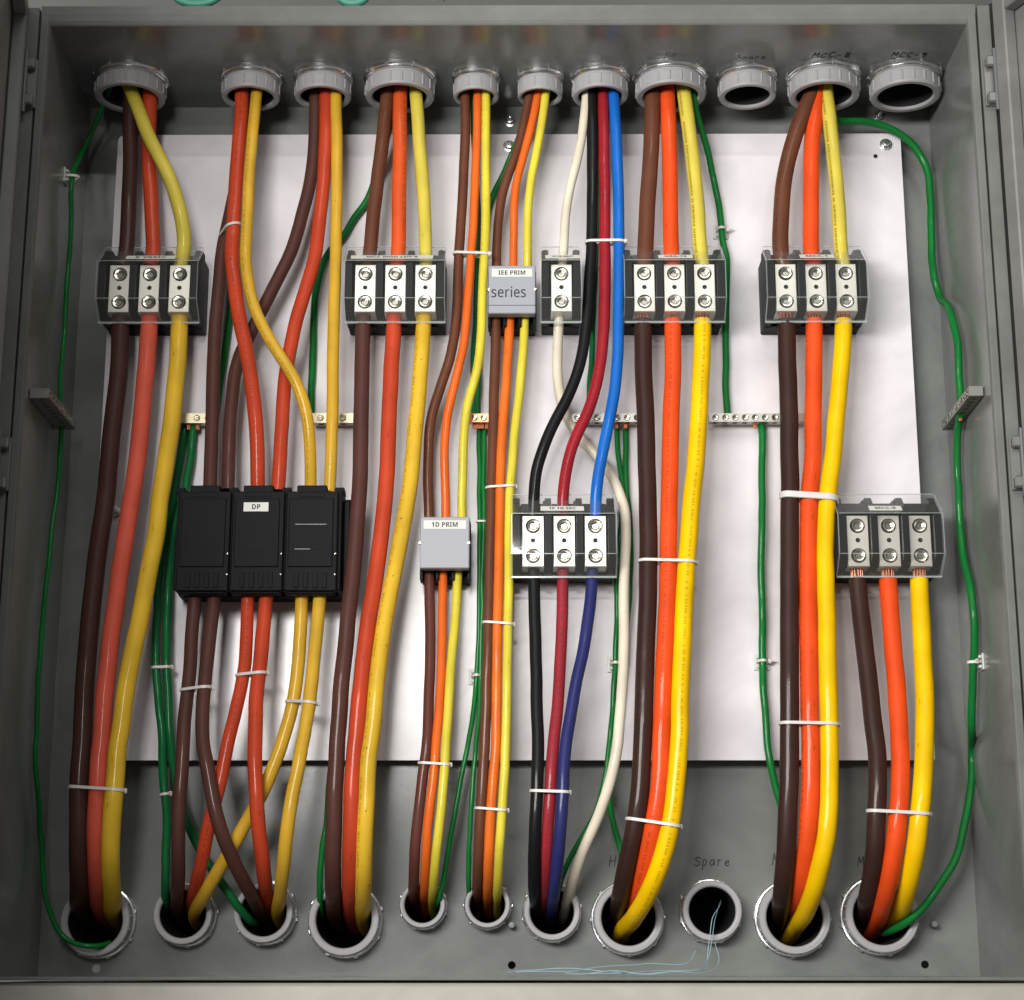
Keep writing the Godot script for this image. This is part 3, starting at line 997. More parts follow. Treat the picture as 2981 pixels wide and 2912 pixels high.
	cable("power_cable", "dark brown cable from the leftmost top conduit down into the upper left clear block", "brown", 0.0105, [-524.1,1271.5,99.6, -524.1,1226.5,99.6, -522.5,1163.6,92.7, -520.9,1114.1,85.7, -519.5,1075.9,83.1, -519.1,1024.3,81.9, -518.3,977.4,83, -519.5,937.9,85.9, -523,928.5,87.5], "power cables coming down from the top conduits")
	cable("power_cable", "red-orange cable from the leftmost top conduit, passing behind a yellow one", "redorange", 0.0102, [-496.3,1271.5,99.3, -496.3,1226.5,99.3, -495.9,1179.2,93.4, -496,1144.1,89.2, -496.4,1113.5,86.9, -491.9,1062.1,84.6, -485.9,997.4,84.2, -481.6,945.5,85.9, -484.8,928.5,87.5], "power cables coming down from the top conduits")
	cable("power_cable", "yellow cable curving rightward from the leftmost top conduit over the red-orange one", "paleyellow", 0.0095, [-538.1,1271.5,93.3, -538.1,1226.5,93.3, -520.2,1182.3,100.4, -506.3,1146.5,105.9, -489.3,1105.9,108.4, -470.8,1071.9,108.7, -453.8,1033.9,107.1, -443.3,997,103.3, -437.7,954.2,95.7, -443.8,928.4,87.5], "power cables coming down from the top conduits")
	cable("power_cable", "dark brown cable running down the left edge of the white panel", "brown", 0.0122, [-522,883,87.5, -520.1,847.8,87.8, -518.6,805.2,88.7, -519,765.3,90.1, -520.7,725.5,91.9, -522.7,678.7,94.5, -523.9,634.8,97.4, -524.2,593.7,100.2, -527.4,554.4,103.1, -530.9,492.9,107.6, -532.4,441.7,111.2, -533.2,391.3,114.5, -532.4,334.9,117.7, -531.5,279.3,120.1, -532.3,249.1,121.1, -530.7,205.6,121.9, -529.1,152.3,116.5, -533.3,111.1,84.4, -552.8,75.2,-19.4, -545.3,64.3,-85, -545.3,64.3,-140], "power cables going down to the bottom conduits")
	cable("power_cable", "coral red cable between the leftmost brown and yellow ones, going down", "coral", 0.0116, [-483,883,87.5, -481.2,847.6,88.2, -481.8,804.8,89.8, -482.5,764.7,91.7, -483.4,714.9,94.7, -485.2,660.7,98.6, -489.3,604.8,103.1, -493.3,553.3,107.4, -497.8,496.6,112.1, -501.3,440.7,116.5, -504.5,390.4,120.2, -505.8,345.2,123, -506.5,278.6,126.2, -507.6,274.7,126.3, -507.5,237.6,127.4, -506.7,194.4,128, -506.9,152.1,119.1, -511.9,111.3,80, -527.1,79.7,-19, -527.1,67.7,-85, -527.1,67.7,-140], "power cables going down to the bottom conduits")
	cable("power_cable", "thick yellow cable slanting down to the bottom left conduit", "goldyellow", 0.0116, [-442.7,882.9,87.5, -440.8,847.3,88.9, -440.4,804.2,91.1, -440.9,763.9,93.8, -443.6,709,98.1, -447,652.3,103.1, -451.9,596.3,108.4, -452.8,552.1,112.7, -460.2,492.9,118.3, -466.2,439.5,123.1, -473.5,389.2,127.2, -478.7,344.1,130.3, -482.5,282.1,133.7, -484,278.2,133.8, -484.3,236.8,135.3, -485.5,193.7,136, -487.4,151.6,127.7, -491.3,121,101.2, -495.7,96.8,63.8, -511,75.2,-19.4, -511,63.2,-85, -511,63.2,-140], "power cables going down to the bottom conduits")
	cable("power_cable", "thin green wire down the left wall from the leftmost top conduit", "green", 0.0034, [-550.1,1266.5,95.5, -550.1,1202.2,85, -560.1,1184.7,80, -570.7,1158.9,70, -590,1117.8,61.3, -590,1054.7,112.9, -590,1031,120.1, -590,974.1,109.9, -590,916.3,102.4, -590,903.3,107.1, -590,828,108.8, -590,758.1,112.5, -590,723.8,105.8], "green ground wires")
	cable("power_cable", "thin green wire from the left wall bar looping into the bottom left conduit", "green", 0.0034, [-590,725.3,92.8, -590,706.7,90.1, -590,643.6,91.5, -590,599.2,97.4, -590,548.4,108.7, -590,481.7,117.4, -590,423.5,124.2, -590,356.1,124.9, -590,284.4,114.7, -590,269.4,115.3, -590,229.6,96.8, -591.5,156,55, -586.5,112.5,50, -577.9,77.8,47, -565.8,54.1,45, -549.5,40.7,45, -531.5,35.8,45, -514.5,35.8,42, -506.2,40.4,20], "green ground wires")
	cable("power_cable", "red-orange cable from the second top conduit down to the black block", "redorange", 0.0097, [-369.5,1271.5,95.4, -369.5,1226.5,95.4, -368.1,1180.7,100.4, -366.7,1130.6,105.5, -368.6,1076.9,108.7, -369.2,1024.3,110.9, -370,959.8,112.7, -371.3,943.5,112.9, -366.7,905.6,113.2, -359,855.9,113, -349.5,814.1,112.2, -340,770.5,110.7, -332.8,722.7,108.4, -328.6,675.5,105.2, -326.5,613,98], "power cables coming down from the top conduits")
	cable("power_cable", "yellow cable from the second top conduit bending right to the black block", "goldyellow2", 0.0078, [-345.5,1271.5,95.7, -345.5,1226.5,95.7, -346.4,1175.8,104.6, -347.3,1126.7,113.5, -349.4,1071.9,119.4, -350.2,1018.8,123.5, -349.4,954.1,126.5, -349.9,937.7,127, -346.8,900.1,127.4, -338.1,863,127.1, -321.1,824,125.8, -299.3,788,123.8, -277.8,754.8,121.3, -264.5,717.4,117.5, -258.6,673.5,111.7, -257.6,612.9,98], "power cables coming down from the top conduits")
	cable("power_cable", "leftmost brown cable entering the top of the black block", "brown2", 0.009, [-362.4,1271.5,95.1, -362.4,1226.5,95.1, -363.8,1181.5,93.4, -365.7,1111.3,91, -373.9,1033.5,89.8, -383.7,974.5,89.5, -387.2,953,89.4, -389,914.8,89.5, -391.7,864.3,90, -392.4,814.2,90.7, -392,752.2,92.1, -390.6,690.8,94, -389.1,613.1,98], "power cables coming down from the top conduits")
	cable("power_cable", "dark green wire behind the two brown cables, down to the leftmost ground bar", "green", 0.005, [-354.1,1266.5,95.5, -354.1,1185.6,80, -359.9,1150.2,65, -369.7,1078.3,48, -377.9,1002.8,40, -381,934.8,38, -383.1,875.6,38, -387.1,822.2,38, -391,781.9,38, -394.1,756.9,38, -395.7,735.7,38], "green ground wires")
	cable("power_cable", "brown cable from the third top conduit crossing behind others to the left", "brown2", 0.0088, [-267,1271.5,95.2, -267,1226.5,95.2, -267,1177.4,90.6, -266.9,1114,84.8, -270.9,1062.6,82.4, -280.5,1011.4,80.9, -293,960.2,80.1, -298.8,945.1,80, -309,919.6,80.1, -329,875.2,80.6, -345.3,837.3,81.5, -359,807,82.5, -365,771.9,84.1, -367.7,729.5,86.5, -367.6,679.8,90.1, -365.6,613.1,98], "power cables coming down from the top conduits")
	cable("power_cable", "red-orange cable from the third top conduit slanting left behind the bent yellow one", "redorange", 0.0093, [-253.1,1271.5,95.3, -253.1,1226.5,95.3, -251.7,1176.8,96.9, -250.1,1120.5,98.7, -251,1067.8,99.7, -253.5,1015.8,100.5, -257.8,964.4,101, -260.6,935.3,101.2, -271.1,889.9,101.4, -282.4,847.5,101.5, -290.9,800.6,101.3, -295.6,756.5,101, -297.2,713,100.4, -298.1,665,99.6, -300.3,613,98], "power cables coming down from the top conduits")
	cable("power_cable", "straight yellow cable from the third top conduit to the black block", "goldyellow2", 0.008, [-240.4,1271.5,95.6, -240.4,1226.5,95.6, -237.9,1174.8,98.3, -234.4,1105.7,102.1, -232.8,1026.9,104.5, -232.2,949.7,105.8, -232,883.1,106.2, -232.1,808.8,105.6, -231,736,104.1, -231.4,688.1,102.6, -232.7,610.6,98], "power cables coming down from the top conduits")
	cable("power_cable", "green wire slanting behind the fourth conduit cables to a brass ground bar", "green", 0.0049, [-156,1266.5,95.5, -156,1190.5,80, -177.1,1101.2,55, -195.6,1047.1,40, -214.9,1020.3,38, -228.9,991.5,38, -248.2,970.9,38, -260.3,939.8,38, -265.6,908.8,38, -266.7,862.7,38, -266.6,811.9,38, -267.6,769.2,38, -267.1,734.3,38], "green ground wires")
	cable("power_cable", "dark green wire from the leftmost ground bar, right one of the tied pair", "darkgreen", 0.0055, [-424.5,721.5,40, -425.1,711,42, -426.1,680.5,45, -429.1,640.6,48, -430.7,625,48, -443,575.8,52, -445.4,517.8,56, -444.6,446.6,60, -442,388.4,62, -437,335.8,62, -432,290.5,62, -430.9,277.8,60, -426.8,245,52, -417.1,205.3,46, -402.8,172.3,42, -381.6,139.3,40, -360.2,108.6,40, -344.1,86.8,38, -328.8,67.8,15, -328.7,62.6,-50], "green ground wires")
	cable("power_cable", "dark green wire beside the leftmost thick yellow cable, left one of the tied pair", "darkgreen", 0.0055, [-436.4,721.5,40, -437.5,701.1,42, -442.1,656.1,45, -447.7,611.6,48, -450.3,591.2,48, -455.4,556.7,52, -458.7,503.6,56, -457.9,446.6,60, -455.4,388.4,62, -449.5,335.8,62, -442.4,290.6,62, -442.7,277.6,62, -438.8,244.2,60, -434,199.9,58, -432.9,156,55, -432.7,112.5,50, -437.9,91.8,20, -448.4,80.5,-50], "green ground wires")
	cable("power_cable", "left brown cable of the pair under the black block, going straight down", "brown2", 0.0086, [-402.5,485.6,98, -402.1,462.4,98.4, -403.9,434.6,99.8, -403.9,393.1,103.4, -404.4,351.8,108, -406.4,313.3,112.6, -406,279.7,116.3, -405.9,249.3,119.2, -406.8,205.6,121.7, -406.7,152.4,114.6, -411.4,111.3,78.7, -428.7,79.7,-19, -428.7,67.7,-85, -428.7,67.7,-140], "power cables going down to the bottom conduits")
	cable("power_cable", "right brown cable of the pair under the black block, crossing over to the right", "brown2", 0.0088, [-377.5,485.6,98, -377.4,462.1,100.1, -379.5,426.9,104.5, -381.8,380.4,111.9, -382.7,345.9,117.9, -382.3,311.9,123.6, -379.4,278.3,128.6, -373.6,258.9,131.1, -364.8,219.6,134.8, -354.4,180.9,136, -343.5,151.7,126.4, -331.8,121.2,98.6, -321.3,97,59.4, -320.8,77.5,-19.2, -320.8,65.5,-85, -320.8,65.5,-140], "power cables going down to the bottom conduits")
	cable("power_cable", "left red-orange cable under the black block, crossing to the left conduit", "redorange", 0.0084, [-334.4,485.5,98, -334.5,462.4,98.2, -333.9,427.7,99.8, -333.9,381.7,103.7, -337.2,358.8,106.2, -342.5,324.7,110, -349.1,291,113.7, -352.9,260.5,116.6, -360.3,218.8,119.4, -369,182.1,119.7, -377.9,142.3,104.8, -390.1,111.6,72.1, -410.7,84.1,-18.6, -410.7,72.1,-85, -410.7,72.1,-140], "power cables going down to the bottom conduits")
	cable("power_cable", "right red-orange cable under the black block, nearly straight down", "redorange", 0.0092, [-310.1,485.5,98, -310.8,462.3,98.9, -313.3,427.4,101.7, -314.4,381.1,107.1, -317,346.8,111.8, -316.3,312.8,116.5, -315.4,279.2,120.6, -312.8,237.9,124.4, -308.7,194.5,126, -304.8,152.6,112.5, -304.1,115.9,72.8, -311.5,88.6,-18.3, -311.5,76.6,-85, -311.5,76.6,-140], "power cables going down to the bottom conduits")
	cable("power_cable", "left yellow cable under the black block, crossing behind the others to the left", "goldyellow2", 0.0085, [-265.4,485.5,98, -265.2,462.8,96.1, -265.8,428.7,94.4, -267.9,383.2,94.2, -271.1,344.6,95.3, -276.8,315.4,96.6, -285.6,281.8,98.4, -292.4,259,99.6, -307.5,220.4,101.2, -322.9,189.9,101.9, -338.4,161.8,101.5, -359.2,127.9,92.9, -379.9,98.9,66.8, -407,73,-19.6, -407,61,-85, -407,61,-140], "power cables going down to the bottom conduits")
	cable("power_cable", "right yellow cable under the black block, curving down to the third bottom conduit", "goldyellow2", 0.0085, [-241.4,485.5,98, -242,462.2,98.9, -244.5,427.4,101.5, -247.2,381.2,106.5, -249.3,335.5,112.5, -253.6,301.7,116.9, -257.7,274.9,120, -260.6,248.9,122.7, -267,214,125.1, -272,173.1,125.6, -277.4,131.5,106.8, -284.6,100.9,70.1, -298.4,75.3,-19.4, -298.4,63.3,-85, -298.4,63.3,-140], "power cables going down to the bottom conduits")
	cable("power_cable", "brown cable from the fourth top conduit down into the second clear block", "brown3", 0.0096, [-164.1,1271.5,97.1, -164.1,1226.5,97.1, -167.7,1180,95.5, -172.7,1109.8,93.3, -179.4,1045.5,91.3, -184.1,994.6,89.6, -187.8,944.1,88, -190.6,928,87.5], "power cables coming down from the top conduits")
	cable("power_cable", "orange cable from the fourth top conduit down into the second clear block", "orange2", 0.01, [-149.7,1271.5,96.7, -149.7,1226.5,96.7, -149.5,1184.9,96.2, -149.1,1108.7,95.4, -149,1031.7,93, -149.1,943.7,88.7, -151.3,927.9,87.5], "power cables coming down from the top conduits")
	cable("power_cable", "pale yellow cable from the fourth top conduit down into the second clear block", "paleyellow", 0.009, [-130.8,1271.5,96.6, -130.8,1226.5,96.6, -127.5,1179.6,96.2, -123.6,1121.6,95.7, -118.1,1057.1,94, -113.9,1006.3,92.1, -111.9,943.7,88.7, -111.8,927.8,87.5], "power cables coming down from the top conduits")
	cable("power_cable", "brown cable from the second clear block down past the right side of the black block", "brown2", 0.0104, [-193.8,882.5,87.5, -194.5,849.8,87.7, -194.6,789.7,89.1, -194.6,740,91.2, -194,690.6,93.8, -193.8,629.6,97.7, -193.9,614,98.8, -195.9,554.1,103.1, -199.7,495,107.4, -203.3,448.5,110.7, -207,391.1,114.5, -210.2,346,117.1, -212.2,290.3,119.7, -212.7,277.6,120.2, -213.9,238.1,121.3, -214.7,194.8,122, -215.6,141.9,111.5, -218.3,101,69.5, -224.7,75.3,-19.4, -224.7,63.3,-85, -224.7,63.3,-140], "power cables going down to the bottom conduits")
	cable("power_cable", "orange cable in the middle below the second clear block", "redorange", 0.0104, [-153,882.4,87.5, -153.4,849.6,88, -155.3,789.4,90, -156.9,739.5,92.5, -157.5,690.1,95.5, -158.4,629,99.9, -159.2,613.4,101.1, -163.5,553.4,105.8, -170,494.4,110.5, -176.1,447.8,114.1, -182,390.5,118.1, -186.1,334.2,121.5, -189.2,283.2,123.9, -189.9,277.1,124.1, -192.2,226.9,125.5, -192.8,173.1,125.6, -194.5,131.5,106.8, -197.1,100.9,70.1, -203.8,75.3,-19.4, -203.8,63.3,-85, -203.8,63.3,-140], "power cables going down to the bottom conduits")
	cable("power_cable", "scuffed yellow cable on the right below the second clear block", "goldyellow_scuffed", 0.0104, [-112.2,882.4,87.5, -113.2,849.5,88.2, -115.6,801.7,89.8, -118.8,751.7,92.3, -121.7,702.2,95.4, -125.8,648.2,99.3, -129.6,604.5,102.8, -137.3,553.1,107, -147.3,494.1,111.9, -154.9,447.5,115.6, -161.8,390.3,119.7, -166,334,123.2, -170,283,125.7, -171.6,276.9,125.9, -173.7,226.7,127.5, -175.2,172.9,127.9, -177.3,131.3,111.3, -181.4,94.6,67, -187.7,70.9,-19.8, -187.7,58.9,-85, -187.7,58.9,-140], "power cables going down to the bottom conduits")
	cable("power_cable", "thin green wire slipping into the fourth bottom conduit behind the brown cable", "green", 0.004, [-219,426.7,40, -221.5,345.4,42, -225.5,288,45, -229.2,245.3,48, -231.8,187.4,48, -235.6,152.2,46, -238.3,112.9,42, -239.3,85.2,20, -243.6,71.6,-50], "green ground wires")
	cable("power_cable", "slim brown cable from the fifth top conduit to the grey block marked 1D PRIM", "brown3", 0.0068, [-60.1,1271.5,97.5, -60.1,1226.5,97.5, -59.9,1175.8,95.5, -59.5,1109.7,92.8, -62,1045.7,90.2, -64.8,982.4,87.6, -66.8,953.6,86.4, -67.9,903.6,84.3, -70,854.1,82.3, -77.2,805,80.2, -91,758.7,78.2, -102.4,720,76.5, -105.7,671.9,74.4, -105.7,624.2,72.3, -104.6,609,71.7, -104,571.2,70], "power cables coming down from the top conduits")
	cable("power_cable", "slim orange cable from the fifth top conduit to the grey block marked 1D PRIM", "softorange", 0.0059, [-42.3,1271.5,97.6, -42.3,1226.5,97.6, -42.8,1175,96.9, -43.5,1108.3,95.9, -45.6,1043.9,94.2, -48.1,972.9,91.8, -50.8,939.2,90.6, -54.6,877,88, -60.1,815.6,85.2, -71.1,767,82.7, -81.1,718.9,80, -84.6,671.1,77.2, -82.8,623.7,74.1, -82.5,608.6,73.1, -82.1,571.2,70], "power cables coming down from the top conduits")
	cable("power_cable", "slim yellow cable from the fifth top conduit to the grey block marked 1D PRIM", "lemon", 0.006, [-31.3,1271.5,97.8, -31.3,1226.5,97.8, -31.1,1174.3,98.3, -30.8,1106.8,99, -30.8,1029.4,97.8, -31.5,953.4,95.8, -35.3,887.6,93.3, -36.5,826.2,90.3, -42.2,777.7,87.6, -53.5,736.9,84.9, -59,698.7,82.2, -59.7,658.5,79, -60.9,611.6,74.8, -60.8,571.2,70], "power cables coming down from the top conduits")
	cable("power_cable", "slim brown cable going down from the grey block marked 1D PRIM", "brown4", 0.0068, [-103.1,528.6,70, -102.9,514.5,70.1, -101.4,455.6,72.8, -100.1,397.1,77.8, -100.9,328,85.1, -102.4,282.8,89.5, -105,263.2,91.2, -110.8,207.9,94.4, -115.6,153.9,90.7, -118.9,112.5,53.1, -123.5,90.9,-19.1, -121.8,79.9,-85, -121.8,79.9,-140], "power cables going down to the bottom conduits")
	cable("power_cable", "slim orange cable going down from the grey block marked 1D PRIM", "softorange", 0.0059, [-84.9,528.6,70, -85,514.4,70.2, -85,455.5,73.4, -85.7,396.9,79, -87.6,339.2,85.4, -90.4,287.1,90.9, -92.5,251.8,93.9, -97.5,207.7,96.4, -101.4,153.8,92.3, -105.4,112.4,53.4, -110,90.9,-19.1, -110,78.9,-85, -110,78.9,-140], "power cables going down to the bottom conduits")
	cable("power_cable", "slim yellow cable going down from the grey block marked 1D PRIM", "lemon", 0.006, [-65.1,528.6,70, -65.4,514.4,70.4, -68.3,455.3,74, -72.1,396.8,80, -74.9,350.5,85.4, -78.1,286.9,92.5, -79.4,251.6,95.7, -83.1,207.6,98.3, -88.2,153.6,94.9, -93.9,112.3,57.2, -99,88.7,-19.3, -99,76.7,-85, -99,76.7,-140], "power cables going down to the bottom conduits")
	cable("power_cable", "dark green wire between orange and yellow slim cables, from the fifth conduit", "darkgreen", 0.0042, [-49.4,1266.5,95.5, -49.4,1184.9,80, -48.5,1120.5,70, -43.7,1048.2,55, -42.4,987,45, -42.9,932.7,42, -45.9,856.5,40, -48,794,38, -46.3,731.5,38], "green ground wires")
	cable("power_cable", "green wire emerging left of the sixth conduit cables, to the copper-tipped ground bar", "green", 0.0042, [30.2,1266.5,95.5, 30.2,1182,80, 16.7,1135.7,60, 1.9,1105.5,45, -10.5,1078.5,40, -21.5,1058.2,38, -29.2,1023.9,38, -34.7,976.8,38, -38.1,934.2,38, -40.7,857.2,38, -41.8,781.4,38, -42,731.5,38], "green ground wires")
	cable("power_cable", "slim brown cable from the sixth top conduit to the grey block marked IEE PRIM", "brown3", 0.0064, [38.4,1271.5,101.1, 38.4,1226.5,101.1, 28.1,1171.9,94.8, 20.8,1137.1,90.2, 11.8,1097.2,85.7, -1,1062.3,82, -11.1,1024.9,78.3, -15.4,975.1,73.9, -16.4,951.7,72, -16.3,921.8,70], "power cables coming down from the top conduits")
	cable("power_cable", "slim orange cable from the sixth top conduit to the grey block marked IEE PRIM", "softorange", 0.0057, [48.7,1271.5,99.7, 48.7,1226.5,99.7, 39.3,1171.2,96.2, 32.4,1135.5,93.6, 21.5,1092.6,89.9, 12,1060.1,86.7, 7.7,1022.9,82.8, 6.9,973.8,77, 6.9,950.8,74.1, 6.4,921.7,70], "power cables coming down from the top conduits")
	cable("power_cable", "slim yellow cable from the sixth top conduit to the grey block marked IEE PRIM", "lemon", 0.0058, [57.4,1271.5,98.4, 57.4,1226.5,98.4, 50.7,1170.5,97.6, 45.7,1133.8,97, 38.4,1090.5,94.3, 30.6,1050.5,90.7, 26.4,1008.7,85.6, 26.1,960.4,78.2, 26.1,949.9,76.3, 25.6,921.7,70], "power cables coming down from the top conduits")
	cable("power_cable", "slim brown cable going down from the grey block marked IEE PRIM", "brown3", 0.0068, [-15.7,878.6,70, -16.4,863.4,70, -17.5,820.6,70.5, -18.7,770.5,71.6, -19.8,720.8,73.2, -20.3,671.6,75.3, -22.2,615.5,77.9, -23.3,559.1,80.9, -24,499.8,84, -24.7,452.9,86.5, -26,395.2,89.3, -28,327.1,92.1, -29.3,282.3,93.5, -31.3,240.8,94.4, -33.6,201.3,94.9, -36.1,153.9,89.8, -38.6,112.6,49.6, -40.8,93.1,-19, -40.1,81.5,-85, -40.1,81.5,-140], "power cables going down to the bottom conduits")
	cable("power_cable", "slim glossy orange cable going down from the grey block marked IEE PRIM", "softorange2", 0.0064, [2.6,878.6,70, 2.2,863.4,70.1, -0.2,820.5,70.7, -3.2,770.4,72.1, -6.9,720.6,73.9, -9.3,671.3,76.1, -10.8,615.2,79, -12,558.8,82.1, -12.3,499.5,85.5, -13.1,452.6,88.1, -13.8,394.9,91, -14.5,326.8,93.9, -15.3,282.1,95.4, -18,240.6,96.4, -20.8,201.2,96.9, -23.3,153.8,92.3, -25.4,112.5,53.4, -27.6,90.9,-19.1, -27.6,78.9,-85, -27.6,78.9,-140], "power cables going down to the bottom conduits")
	cable("power_cable", "slim yellow cable going down from the grey block marked IEE PRIM", "lemon", 0.006, [23.4,878.5,70, 22.6,863.3,70.2, 20,820.4,71, 16.2,770.2,72.5, 10.7,720.4,74.6, 6.3,671,77, 2.2,614.9,80.1, 0.4,558.5,83.4, 0.9,511,86.2, 0.3,452.3,89.6, -0.8,394.6,92.7, -1.8,326.5,95.8, -3,281.8,97.3, -4.5,240.4,98.3, -7.3,201,98.9, -10.4,153.6,94.9, -12.9,112.3,57.2, -15,88.7,-19.3, -15,76.7,-85, -15,76.7,-140], "power cables going down to the bottom conduits")
	cable("power_cable", "thin green wire slanting left from the copper-tipped bar to the fifth bottom conduit", "green", 0.0033, [-39.1,726.5,38, -39.4,710.5,42, -39.6,667.6,46, -39,611.2,48, -37.7,566.8,48, -38.3,495.9,46, -39.4,426.1,43, -41.4,368.1,43, -48.2,310,50, -50.3,298.7,54, -57.1,255.5,58, -65.7,210.8,60, -73.8,166.7,60, -80.7,123.3,55, -86.4,95.7,35, -93.5,82.6,-40], "green ground wires")
	cable("power_cable", "thin green wire from the copper-tipped ground bar down to the sixth bottom conduit", "green", 0.0033, [-32.4,726.5,38, -33,710.5,42, -32.5,667.6,46, -33.2,611.1,48, -33.2,566.8,48, -33.9,495.9,46, -35.7,426.1,43, -36.6,368.1,43, -39.2,310.2,48, -41.7,289.9,52, -44.1,244.5,56, -48.1,200.1,56, -50.1,156.1,55, -50,113,40, -49.2,92.5,0, -49.2,87.4,-50], "green ground wires")
	cable("power_cable", "cream white cable from the seventh top conduit into the narrow single-pole block", "cream", 0.0062, [112.3,1271.5,96.1, 112.3,1226.5,96.1, 107.3,1173.4,96.9, 101.9,1120.2,97.8, 92.9,1073.5,97, 83,1035.2,95.7, 76.8,992.5,93.4, 74.4,943,89.5, 72.4,927.5,87.5], "power cables coming down from the top conduits")
	cable("power_cable", "black cable from the seventh top conduit bending left to the lower middle clear block", "black", 0.0076, [114.5,1271.5,96.3, 114.5,1226.5,96.3, 114.6,1176,96.9, 114.8,1107,97.7, 114,1029.1,97.7, 112.3,952.5,97.2, 108.7,898.6,96.6, 103.7,836.6,95.6, 95.3,787.5,94.6, 78.1,738.9,93.4, 58.1,701.6,92.4, 42.5,662.2,91.1, 35.2,631.4,90, 33.5,600.8,88.7, 33,581.1,87.5], "power cables coming down from the top conduits")
	cable("power_cable", "dark red cable from the seventh top conduit to the lower middle clear block", "red", 0.0076, [130.2,1271.5,96.4, 130.2,1226.5,96.4, 130.4,1178.3,97.6, 130.7,1106.3,99.3, 130.9,1028.2,99.8, 130,951.6,99.5, 130.1,935.3,99.4, 129.3,872.8,98.6, 125.4,811.2,97.4, 117.9,762.5,96, 104.2,719.1,94.6, 87.5,683.2,93.2, 76.6,647.7,91.7, 71.8,607.7,89.6, 71,581.1,87.5], "power cables coming down from the top conduits")
	cable("power_cable", "bright blue cable from the seventh top conduit to the lower middle clear block", "blue", 0.0076, [143.1,1271.5,96.5, 143.1,1226.5,96.5, 144.9,1175.2,98.3, 147.5,1105.5,100.8, 149.2,1027.2,101.8, 149.1,950.6,101.9, 148.9,934.4,101.8, 147.7,859.5,100.8, 145.2,798.2,99.3, 140.9,749.7,97.6, 131.6,701.8,95.6, 121.4,654.4,93.1, 115.8,619.2,91, 114.6,608.8,90.2, 113.9,581,87.5], "power cables coming down from the top conduits")
	cable("power_cable", "cream white cable from the narrow single-pole block weaving behind black, red and blue", "cream", 0.0068, [69.3,875.4,85, 68.6,856.5,82, 66.6,828.6,76, 65.2,796.4,68, 67.7,759.9,58, 76.2,732.1,52, 87.2,709.2,50, 104.7,687.1,50, 121,668.7,50, 134.8,649.9,52, 146.3,622.9,58, 152.3,602.6,62, 153.6,592.4,70, 153.8,560.3,75, 152.1,523.9,80, 150.2,488,84, 148.9,428.9,92, 147.4,393.7,98, 144.2,347.7,104, 139.2,302.4,110, 139.3,296,112, 134.4,260.9,112, 125.7,228.3,110, 111.4,190.1,100, 96.6,158.4,88, 83.8,122.8,65, 76.3,98.1,30, 73,80.1,-30, 71.7,72.4,-80], "power cables going down to the bottom conduits")
	cable("power_cable", "black cable going down from the lower middle clear block", "black", 0.0079, [32.9,517.7,87.5, 33.3,496.5,88.3, 34.3,451.8,92.2, 35.2,405,98.6, 36.1,347.2,108.1, 37.5,301.8,115.4, 38.1,291.1,117, 37.5,259.9,121.1, 36,216.1,125, 33.5,173.1,125.3, 32.7,131.6,105, 33.5,101.1,66.4, 37,77.6,-19.2, 40,67.8,-85, 40,67.8,-140], "power cables going down to the bottom conduits")
	cable("power_cable", "dark red cable going down from the lower middle clear block", "red2", 0.0076, [71.5,517.6,87.5, 70.9,496.6,87.9, 69.8,452,91, 67.8,405.3,96.7, 64,347.5,105.5, 59.6,302.1,112.4, 58.2,291.4,113.9, 55.5,260.3,117.7, 52.2,216.4,121.2, 49.6,173.4,120.7, 47.6,131.9,99.3, 46.2,101.4,58, 45.4,82,-18.8, 45.4,70,-85, 45.4,70,-140], "power cables going down to the bottom conduits")
	cable("power_cable", "navy blue cable going down from the lower middle clear block", "navy", 0.0077, [109.8,517.6,87.5, 108.4,494,88.9, 104.2,451.6,93.4, 96.3,404.6,100.5, 85.8,358.2,108.7, 78.1,312.6,116.8, 73.9,290.6,120.3, 69.5,248.5,125.9, 67,205,129.4, 63.5,162.3,127.1, 59.7,121.2,98.8, 56.7,94.9,59, 55.2,75.4,-19.4, 55.2,63.4,-85, 55.2,63.4,-140], "power cables going down to the bottom conduits")
	cable("power_cable", "dark green wire behind black and red cables, to the middle ground bar", "darkgreen", 0.004, [123.2,1266.5,95.5, 123.2,1182.8,78, 123,1098.3,60, 122,999.7,45, 119.5,933.2,40, 115.6,869.8,38, 112.3,806.4,38, 109.7,761.2,38, 108.9,731.3,38], "green ground wires")
	cable("power_cable", "thin green wire left of the cream cable, ending near the seventh bottom conduit", "green", 0.0036, [144.7,726.3,38, 145.6,710.9,40, 146.6,676.4,40, 151.6,632.4,40, 153.6,608.1,40, 148.4,568.5,40, 143.2,497,40, 142.1,438.2,40, 139.8,391.3,42, 135.7,333.5,44, 131,292.3,46, 128.8,279.3,46, 123.1,238.8,46, 108,194.2,46, 90.9,164.3,46, 78.5,144.6,44, 67.2,117.4,40, 62,96.4,15, 60.8,87.4,-50], "green ground wires")
	cable("power_cable", "thin green wire tucked behind the eighth bottom conduit cables", "green", 0.004, [157.8,726.3,38, 157.5,681.3,40, 158,620.3,40, 161.4,580.5,40, 159.4,497,40, 153.3,426.5,40, 142.8,345.2,42, 134,288,44, 127.9,256.9,44, 128.6,216.6,44, 135,185.6,42, 143,157,40, 151.6,124.1,38, 159,96.6,10, 164.7,89.7,-50], "green ground wires")
	cable("power_cable", "brown cable from the eighth top conduit into the clear block right of the blue cable", "brown3", 0.011, [201,1271.5,97.1, 201,1226.5,97.1, 199,1176.5,95.5, 196.2,1108.9,93.4, 192.2,1057.5,91.7, 188.3,1006.5,90.1, 185,943.4,88, 183.1,927.3,87.5], "power cables coming down from the top conduits")
